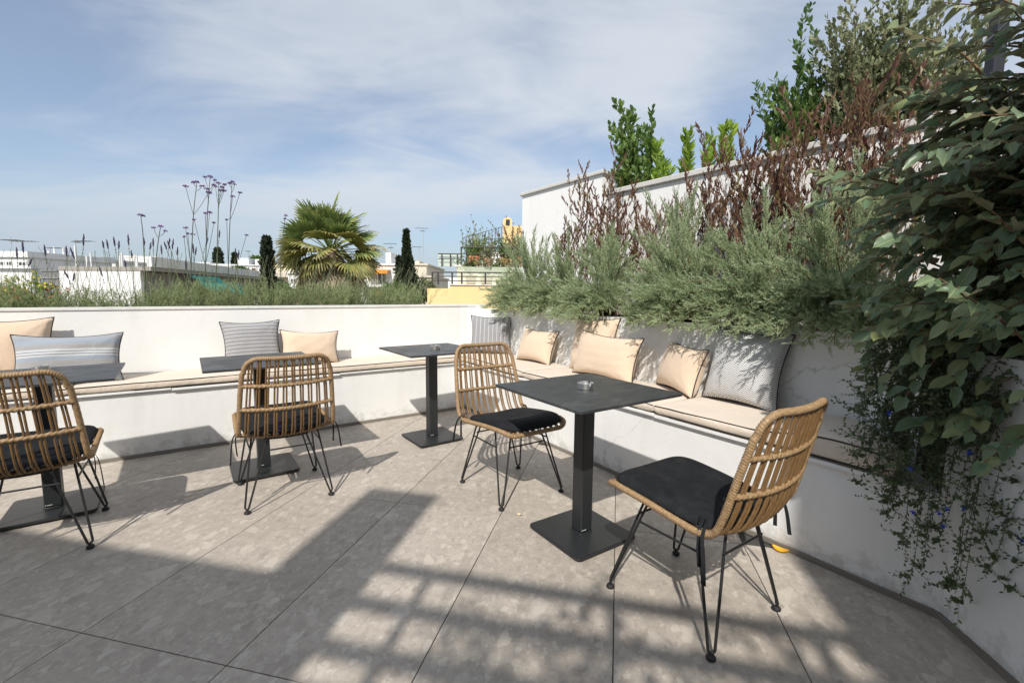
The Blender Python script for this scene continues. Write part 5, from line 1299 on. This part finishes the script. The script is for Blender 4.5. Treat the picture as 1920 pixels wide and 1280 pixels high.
for s0, s1, z0, z1 in [(1.3, 1.7, 1.5, 0.75), (1.9, 2.3, 1.5, 0.75), (3.6, 4.4, 1.6, 0.5), (5.6, 6.4, 1.6, 0.5), (7.2, 8.2, 1.6, 0.5)]:
    hbox(MB(), s0, s1, -0.04, 0.01, hh - z0, hh - z1).build('window', M['frame_brown'], boxh)
mb = MB(); mb.add([H(2.2, -0.33, hh - 0.14), H(4.4, -0.33, hh - 0.14), H(4.4, -0.95, hh - 0.62), H(2.2, -0.95, hh - 0.62)], [(0, 1, 2, 3)]); mb.build('awning', M['awning_green'], boxh)
mb = MB(); mb.add([H(4.5, -0.33, hh - 0.30), H(6.2, -0.33, hh - 0.30), H(6.2, -0.95, hh - 0.75), H(4.5, -0.95, hh - 0.75)], [(0, 1, 2, 3)]); mb.build('awning', M['awning_green'], boxh)

block('low white house with a flat overhanging roof at the far left edge', -120, 62, 503, 15, 6, wins=[(5, 512, 58, 560, 'dark')][:0], slab=0.10)
block('white roof room with a grey overhanging slab at the far left edge', -60, 58, 482, 24, 5, mat='white_paint', wins=[(2, 490, 14, 500, 'win'), (18, 490, 28, 500, 'win'), (40, 490, 56, 501, 'win')], slab=0.30)
fence = thing('slat_fence', 'grey vertical slat fence beside the white box house', 'fence', at(82, 560, 13.5), 0)
o_ = np.array(fence.location)
for k in range(15):
    x = at(80, 540, 13.5)[0] + k * 0.037; mb = MB(); mb.box(x - o_[0], x + 0.026 - o_[0], 0, 0.02, 0, at(95, 506, 13.5)[2] - o_[2]); mb.build('slat', M['corrug'], fence)
for yy in (522, 508):
    z = at(95, yy, 13.5)[2] - o_[2]; mb = MB(); mb.box(at(79, 540, 13.5)[0] - o_[0], at(112, 540, 13.5)[0] - o_[0], -0.03, -0.002, z, z + 0.03); mb.build('rail', M['galv'], fence)
# red tiled roof at the far left
rt = thing('tiled_roof', 'red tiled roof slope low at the far left behind the flowers', 'roof', at(30, 560, 10.5), 0); o_ = np.array(rt.location)
A_, B_, C_, D_ = at(-60, 528, 10.5), at(55, 545, 10.5), at(120, 580, 9.4), at(-60, 580, 9.4)
mb = MB(); mb.add([A_ - o_, B_ - o_, C_ - o_, D_ - o_], [(0, 1, 2, 3)]); mb.build('roof_sheet', M['roof_tile'], rt)
for k in range(12):
    f = k / 12; P0_, P1_ = A_ * (1 - f) + B_ * f, D_ * (1 - f) + C_ * f; MB().tube([P0_ - o_, (P0_ + P1_) / 2 - o_, P1_ - o_], 0.045, 6).build('tile_row', M['roof_tile'], rt, smooth=True)

block('long white roof building behind the white box house', 62, 150, 488, 34, 8, wins=[(148, 492, 160, 501, 'dark')][:0] + [(70, 492, 84, 500, 'win'), (92, 492, 106, 500, 'win')])
block('white roof room with a barrel top behind the box house', 112, 165, 486, 30, 4, wins=[(146, 492, 161, 503, 'dark')])
block('pale flat white building right of the barrel topped room', 178, 220, 491, 30, 6, wins=[(190, 496, 200, 502, 'win')])
block('wide white building with a thin roof edge behind the lavender spikes', 225, 350, 496, 38, 8, wins=[(240, 502, 252, 510, 'win'), (270, 502, 282, 510, 'win'), (300, 502, 312, 510, 'win')])
block('white stepped building with two brown shuttered roof rooms', 392, 510, 498, 44, 8, wins=[(441, 483, 462, 498, 'box'), (474, 485, 492, 498, 'box'), (449, 503, 456, 510, 'brown'), (474, 503, 481, 510, 'brown'), (462, 485, 474, 497, 'solar'), (400, 505, 412, 514, 'win'), (424, 505, 436, 514, 'win'), (490, 503, 500, 512, 'win')])
block('small white roof house with a dark roof line beside the distant cypress', 372, 396, 494, 50, 5, wins=[(378, 499, 386, 506, 'win')])
block('cream house with a grey balcony behind the slim cypress', 505, 588, 500, 33, 8, mat='cream_paint', wins=[(505, 513, 560, 520, 'slab'), (512, 524, 532, 536, 'dark'), (508, 538, 560, 541, 'slab'), (508, 530, 552, 537, 'rail')])
block('white house wall with a brown vent left of the palm trunk', 541, 600, 513, 30, 6, wins=[(546, 522, 556, 530, 'win'), (545, 552, 560, 560, 'dark')])
block('white apartment house with orange awnings right of the palm', 660, 742, 497, 33, 9, wins=[(692, 505, 733, 509, 'orange'), (708, 509, 726, 533, 'win'), (680, 534, 735, 538, 'slab'), (704, 522, 733, 533, 'rail'), (702, 541, 733, 549, 'orange'), (705, 555, 730, 568, 'dark'), (720, 472, 730, 497, 'box')])
block('cream house with a flat roof partly behind the wide cypress', 733, 800, 497, 36, 9, mat='cream_paint', wins=[(738, 507, 752, 516, 'win'), (776, 488, 784, 497, 'box'), (738, 525, 752, 535, 'win')])
block('low pale house with a red tiled porch left of the yellow terrace house', 770, 812, 520, 30, 7, mat='cream_paint', wins=[(778, 528, 790, 538, 'win')])

# the yellow terraced house
YH = 13.0
yh = thing('terraced_house', 'yellow terraced house with dark railings and an arched chimney', 'building', (at(900, 540, YH)[0], YH, ZG), 0)
def yb(x0, x1, ya, yb_, Y, dep, name, mat, **kw):
    return bbox(yh, at(x0, 540, Y)[0], at(x1, 540, Y)[0], Y, Y + dep, (ZG if yb_ is None else at((x0 + x1) / 2, yb_, Y)[2]), at((x0 + x1) / 2, ya, Y)[2], name, mat, **kw)
yb(843, 1060, 535.5, None, YH, 3.2, 'wall', 'yellow_paint')
yb(801, 843, 540.5, None, YH + 0.003, 3.2, 'wall', 'yellow_paint')
yb(843, 1060, 533.5, 535.3, YH - 0.04, 0.3, 'coping', 'white_paint')
yb(857, 1060, 500, 534, YH + 2.4, 3.0, 'terrace_wall', 'cream_paint')
yb(853, 1060, 498, 500, YH + 2.3, 3.2, 'terrace_slab', 'white_paint')
yb(957, 1060, 424, 500, YH + 4.2, 3.0, 'upper_wall', 'yellow_paint')
ch_ = thing('x', '', '', (0, 0, 0)); bpy.data.objects.remove(ch_)
cb = at(951, 500, YH + 4.0); ct = at(951, 416, YH + 4.0); rw = 8.6 * (YH + 4) / F_PX; o_ = np.array(yh.location)
mb = MB(); P = [(-rw, cb[2]), (rw, cb[2]), (rw, ct[2])] + [(rw * math.cos(R(a)), ct[2] + rw * math.sin(R(a))) for a in range(20, 180, 20)] + [(-rw, ct[2])]
n = len(P); V = [(cb[0] + x - o_[0], cb[1] - o_[1], z - o_[2]) for x, z in P] + [(cb[0] + x - o_[0], cb[1] + 0.5 - o_[1], z - o_[2]) for x, z in P]
mb.add(V, [tuple(range(n))]); mb.add(V, [tuple(range(2 * n - 1, n - 1, -1))]); mb.add(V, [(i, (i + 1) % n, n + (i + 1) % n, n + i) for i in range(n)])
chim = mb.build('chimney', M['yellow_paint'], yh)
mb = MB(); mb.box(cb[0] - 0.06 - o_[0], cb[0] + 0.08 - o_[0], cb[1] - 0.012 - o_[1], cb[1] - 0.002 - o_[1], ct[2] - 0.12 - o_[2], ct[2] + 0.08 - o_[2]); mb.build('opening', M['glass'], chim)
# vaulted white roof
mb = MB(); vc = at(922, 498, YH + 5); vr = 36 * (YH + 5) / F_PX; A = np.linspace(0, math.pi, 13)
V = np.array([[(vc[0] + vr * math.cos(a) - o_[0], vc[1] + q - o_[1], vc[2] + vr * 0.8 * math.sin(a) - o_[2]) for a in A] for q in (0, 2.5)]); mb.grid(V); mb.add(V[0], [tuple(range(13))]); mb.build('vault', M['white_paint'], yh)
def rail_run(x0, x1, ytop, ybot, Y, posts, bars, ytop2=None, thick=0.022):
    """railing in the plane at distance Y; bars = shares of its height"""
    X0, X1 = at(x0, 540, Y)[0], at(x1, 540, Y)[0]; za, zb2 = at((x0 + x1) / 2, ytop, Y)[2], at((x0 + x1) / 2, ybot, Y)[2]
    zt2 = za if ytop2 is None else at(x1, ytop2, Y)[2]
    for px_ in posts:
        X = at(px_, 540, Y)[0]; f = (X - X0) / (X1 - X0); bbox(yh, X - thick, X + thick, Y - 0.03, Y + 0.01, zb2, za * (1 - f) + zt2 * f, 'rail_post', 'rail')
    for b in bars:
        A_, B_ = np.array([X0, Y - 0.01, zb2 + (za - zb2) * b]) - o_, np.array([X1, Y - 0.01, zb2 + (zt2 - zb2) * b]) - o_
        MB().tube([A_, (A_ + B_) / 2, B_], thick * (1.0 if b == 1 else 0.7), 6).build('handrail', M['rail'], yh)
rail_run(811, 1000, 511, 534, YH + 0.1, [811, 822, 848, 866, 910, 950, 985], [1, 0.66, 0.3])
rail_run(864, 1000, 464, 498, YH + 2.4, [865, 875, 920, 962, 990], [1, 0.66])
rail_run(822, 864, 476, 500, YH + 3.4, [829, 845, 858], [1, 0.6])
rail_run(866, 946, 447, 466, YH + 4.6, list(range(868, 946, 6)), [1, 0.5], ytop2=424, thick=0.011)
for x0, x1, ya, yb_, Y in [(858, 985, 500.5, 532, YH + 0.55), (822, 864, 477, 499, YH + 3.5)]:
    yb(x0, x1, ya, yb_, Y, 0.012, 'glass_panel', 'rail_glass')
pots = [(883, 533, 22, 17, YH + 0.8, 'largest terracotta pot on the lower yellow terrace'), (912, 533, 24, 12, YH + 0.9, 'low terracotta trough in the middle of the lower yellow terrace'), (940, 533, 22, 11, YH + 0.9, 'terracotta trough right of the middle on the lower yellow terrace'), (972, 533, 20, 13, YH + 0.8, 'terracotta pot at the right end of the lower yellow terrace'),
        (888, 497, 24, 16, YH + 3.0, 'square terracotta pot at the left of the upper yellow terrace'), (916, 497, 20, 12, YH + 3.0, 'pinkish terracotta pot in the middle of the upper yellow terrace'), (945, 497, 18, 12, YH + 3.0, 'round terracotta pot under the chimney on the upper terrace'), (976, 497, 18, 14, YH + 3.0, 'red terracotta pot beside the white wall on the upper terrace')]
for i, (px_, yb_, wpx, hpx, Y, lab) in enumerate(pots):
    b = at(px_, yb_, Y); w_ = wpx * Y / F_PX / 2; h_ = hpx * Y / F_PX
    t = thing('flower_pot', lab, 'flower pot', b, 0, 'terracotta pots on the yellow terraces')
    MB().lathe([(0, 0), (w_ * 0.78, 0), (w_ * 0.95, h_ * 0.8), (w_ * 1.04, h_ * 0.82), (w_ * 1.04, h_), (w_ * 0.9, h_), (w_ * 0.88, h_ * 0.9), (0, h_ * 0.88)], 14).build('pot', M['terracotta'], t)
    P = [curve_pts((0, 0, h_ * 0.85), (rc4.normal(0, .5), rc4.normal(0, .5), 1), rc4.uniform(0.3, 0.75), (0, 0, 0), 6) for k in range(12)]
    lf = thing('potted_plant', 'green plant growing in the ' + lab.replace(' on the', ' of the').replace('terracotta ', ''), 'plant', b, 0)
    mb = MB(); [mb.tube(p, 0.008, 4, cap=False) for p in P]; mb.build('stem', M['twig'], lf)
    mb = MB(); Q = np.concatenate([p[2:] for p in P]); Q = np.repeat(Q, 9, 0) + rc4.normal(0, 0.07, (len(Q) * 9, 3)); scatter(mb, *SLEAF, frames(rc4.normal(size=Q.shape)), Q, np.full((len(Q), 3), 0.085) * [0.45, 1, 1]); mb.build('foliage', M['olive' if i % 2 else 'laurel'], lf, kind='stuff')
for (tx, ty, bx, by, Y, lab, mat) in [(903, 448, 896, 498, YH + 3.2, 'bushy green plant standing on the upper terrace left of the vault', 'citrus'), (972, 410, 975, 500, YH + 4.0, 'reddish climbing plant on the yellow wall beside the chimney', 'dodonaea'), (960, 450, 955, 498, YH + 3.3, 'tall green plant on the upper terrace under the chimney', 'laurel'), (890, 420, 893, 498, YH + 3.4, 'bare twiggy shrub on the upper terrace against the sky', 'olive')]:
    b = at(bx, by, Y); h_ = at(tx, ty, Y)[2] - b[2]; bare = 'bare' in lab
    P = [curve_pts(b + rc4.normal(0, .12, 3) * [1, 1, 0], (rc4.normal(0, .35), rc4.normal(0, .35), 1), h_ * rc4.uniform(0.6, 1), (0, 0, 0.1), 8) for k in range(14)]
    leafy_shrub('terrace_plant', lab, 'plant', b, P, mat, rc4, leaf=(0.05, 0.11), step=0.4 if bare else 0.06, f0=0.3, spread=0.9, stem='twig', shape=SLEAF, up=0.2, main_r=0.009, twigs=5, twig_len=0.3)

# ---- antennas, vent pipes
def antenna(label, px_, ytop, ybot, Y, arms):
    b = at(px_, ybot, Y); t = thing('tv_antenna', label, 'antenna', b, 0, 'television antennas over the roofs'); h_ = at(px_, ytop, Y)[2] - b[2]; k = Y / F_PX
    MB().tube([(0, 0, 0), (0, 0, h_ / 2), (0, 0, h_)], 0.5 * k, 5).build('mast', M['galv'], t)
    for (dy, a, b_) in arms:
        z = h_ - dy * k; s_ = MB().tube([(a * k, 0, z), (0, 0, z), (b_ * k, 0.05, z)], 0.38 * k, 5).build('boom', M['rail'], t)
        mb = MB()
        for q in np.linspace(a, b_, 7): mb.tube([(q * k, -0.25, z + .001), (q * k, 0, z + .001), (q * k, 0.25, z + .001)], 0.28 * k, 4)
        mb.build('element', M['rail'], s_)
for a in [('television antenna with a long boom at the far left edge', 24, 444, 482, 26, [(6, -18, 16), (8, 4, 44)]), ('television antenna second from the left above the white roof', 97, 462, 500, 26, [(3, -3, 24)]), ('television antenna with a boom to the right above the box house', 145, 448, 490, 28, [(4, 0, 30), (6, -2, 10)]),
          ('rack of thin aerial rods above the wide white building', 196, 482, 500, 30, [(1, 0, 66), (4, 0, 66)]), ('television antenna beside the chimney right of the palm', 733, 456, 486, 36, [(1, -12, 10), (8, -4, 4)]), ('distant television antenna above the city right of the cypress', 786, 462, 500, 40, [(1, -12, 5)]), ('tall distant television antenna near the glass railing', 794, 427, 480, 60, [(1, -14, 8), (6, -5, 3)]),
          ('small antenna on the white stepped building', 466, 470, 486, 44, [(1, -3, 3)])]: antenna(*a)
for i, (px_, ytop) in enumerate([(105, 463), (122, 465), (144, 460), (94, 470), (172, 474), (226, 476), (230, 474), (255, 476), (258, 478), (164, 480)]):
    b = at(px_, 503, 26); z = at(px_, ytop, 26)[2] - b[2]; o = MB().tube([(0, 0, 0), (0, 0, z / 2), (0, 0, z)], 0.045, 8).build('vent_pipe', M['frame_white'], None, smooth=True, label='thin white vent pipe ' + ['second', 'third', 'fourth', 'first', 'sixth', 'seventh', 'eighth', 'ninth', 'tenth', 'fifth'][i] + ' from the left among the aerials on the roofs', category='pipe', group='white vent pipes on the roofs'); o.location = b

# ---- the far city
k = 0
for i in range(110):
    Y = float(rc4.uniform(65, 420)); px_ = rc4.uniform(-140, 1010); w_ = rc4.uniform(8, 15); h_ = rc4.uniform(0.5, 1.0)
    zt = CAM_H + (rc4.uniform(3, 22) if px_ > 640 else rc4.uniform(8, 40)) / F_PX * Y
    c = at(px_, 540, Y); t = thing('city_house', 'small pale flat roofed house far off in the city', 'house', (c[0], c[1], ZG), rc4.uniform(-0.5, 0.5), 'pale houses of the far city')
    dp = rc4.uniform(8, 14); hgt = zt - ZG
    MB().box(-w_ / 2, w_ / 2, 0, dp, 0, hgt).build('wall', M[('white_paint', 'cream_paint', 'white_paint', 'grey_paint')[i % 4]], t)
    mb = MB()
    for f in range(int(hgt // 3)):
        for q in range(int(w_ // 2.6)):
            x = -w_ / 2 + 0.9 + q * 2.6; z = hgt - 2.6 - f * 3
            if f < 4: mb.box(x, x + 1.3, -0.03, 0.02, z, z + 1.5)
    if mb.v: mb.build('window', M['glass'], t, kind='stuff')
    MB().box(-w_ / 4, w_ / 6, dp * 0.3, dp * 0.6, hgt, hgt + 2.2).build('roof_room', M['white_paint'], t)

# ---- steel post and cables at the upper right
pp = at(1874, 40, 1.95); post = thing('steel_post', 'dark steel post with cables in the top right corner', 'post', (pp[0], pp[1], 0.9), 0); o_ = np.array(post.location)
MB().box(-0.022, 0.022, -0.022, 0.022, 0, 2.6, bev=0.003).build('column', M['post'], post)
for (ax, ay, bx, by) in [(1922, 12, 1868, 62), (1922, 40, 1884, 66)]:
    A_, B_ = at(ax, ay, 1.93), at(bx, by, 1.93); d = A_ - B_; MB().tube([B_ - d * 0.6 - o_, A_ - o_, A_ + d - o_], 0.0055, 6).build('cable', M['black_metal'], post, smooth=True)

# ---- leafy climber on the roof railing behind the photographer (its dapple falls on the floor)
cb_ = E_(0.3, -1.42, 2.36); ms = []
for i in range(64):
    e0 = 1.0 - 1.45 * rc4.random() ** 1.5; b = E_(e0, -1.42 + rc4.uniform(-.03, .05), 2.30)
    ms.append(curve_pts(b, (rc4.normal(0, .6), rc4.normal(0, .25), 1), rc4.uniform(0.25, 0.70) * (0.75 + 0.35 * (e0 > 0.35)), (0, 0, -0.3), 8))
leafy_shrub('climbing_plant', 'leafy climber on the roof railing of the house behind the terrace', 'plant', cb_, ms, 'laurel', rc4, leaf=(0.035, 0.07), step=0.05, f0=0.1, spread=0.9, stem='twig', shape=SLEAF, up=0.2, twigs=4, twig_len=0.2)
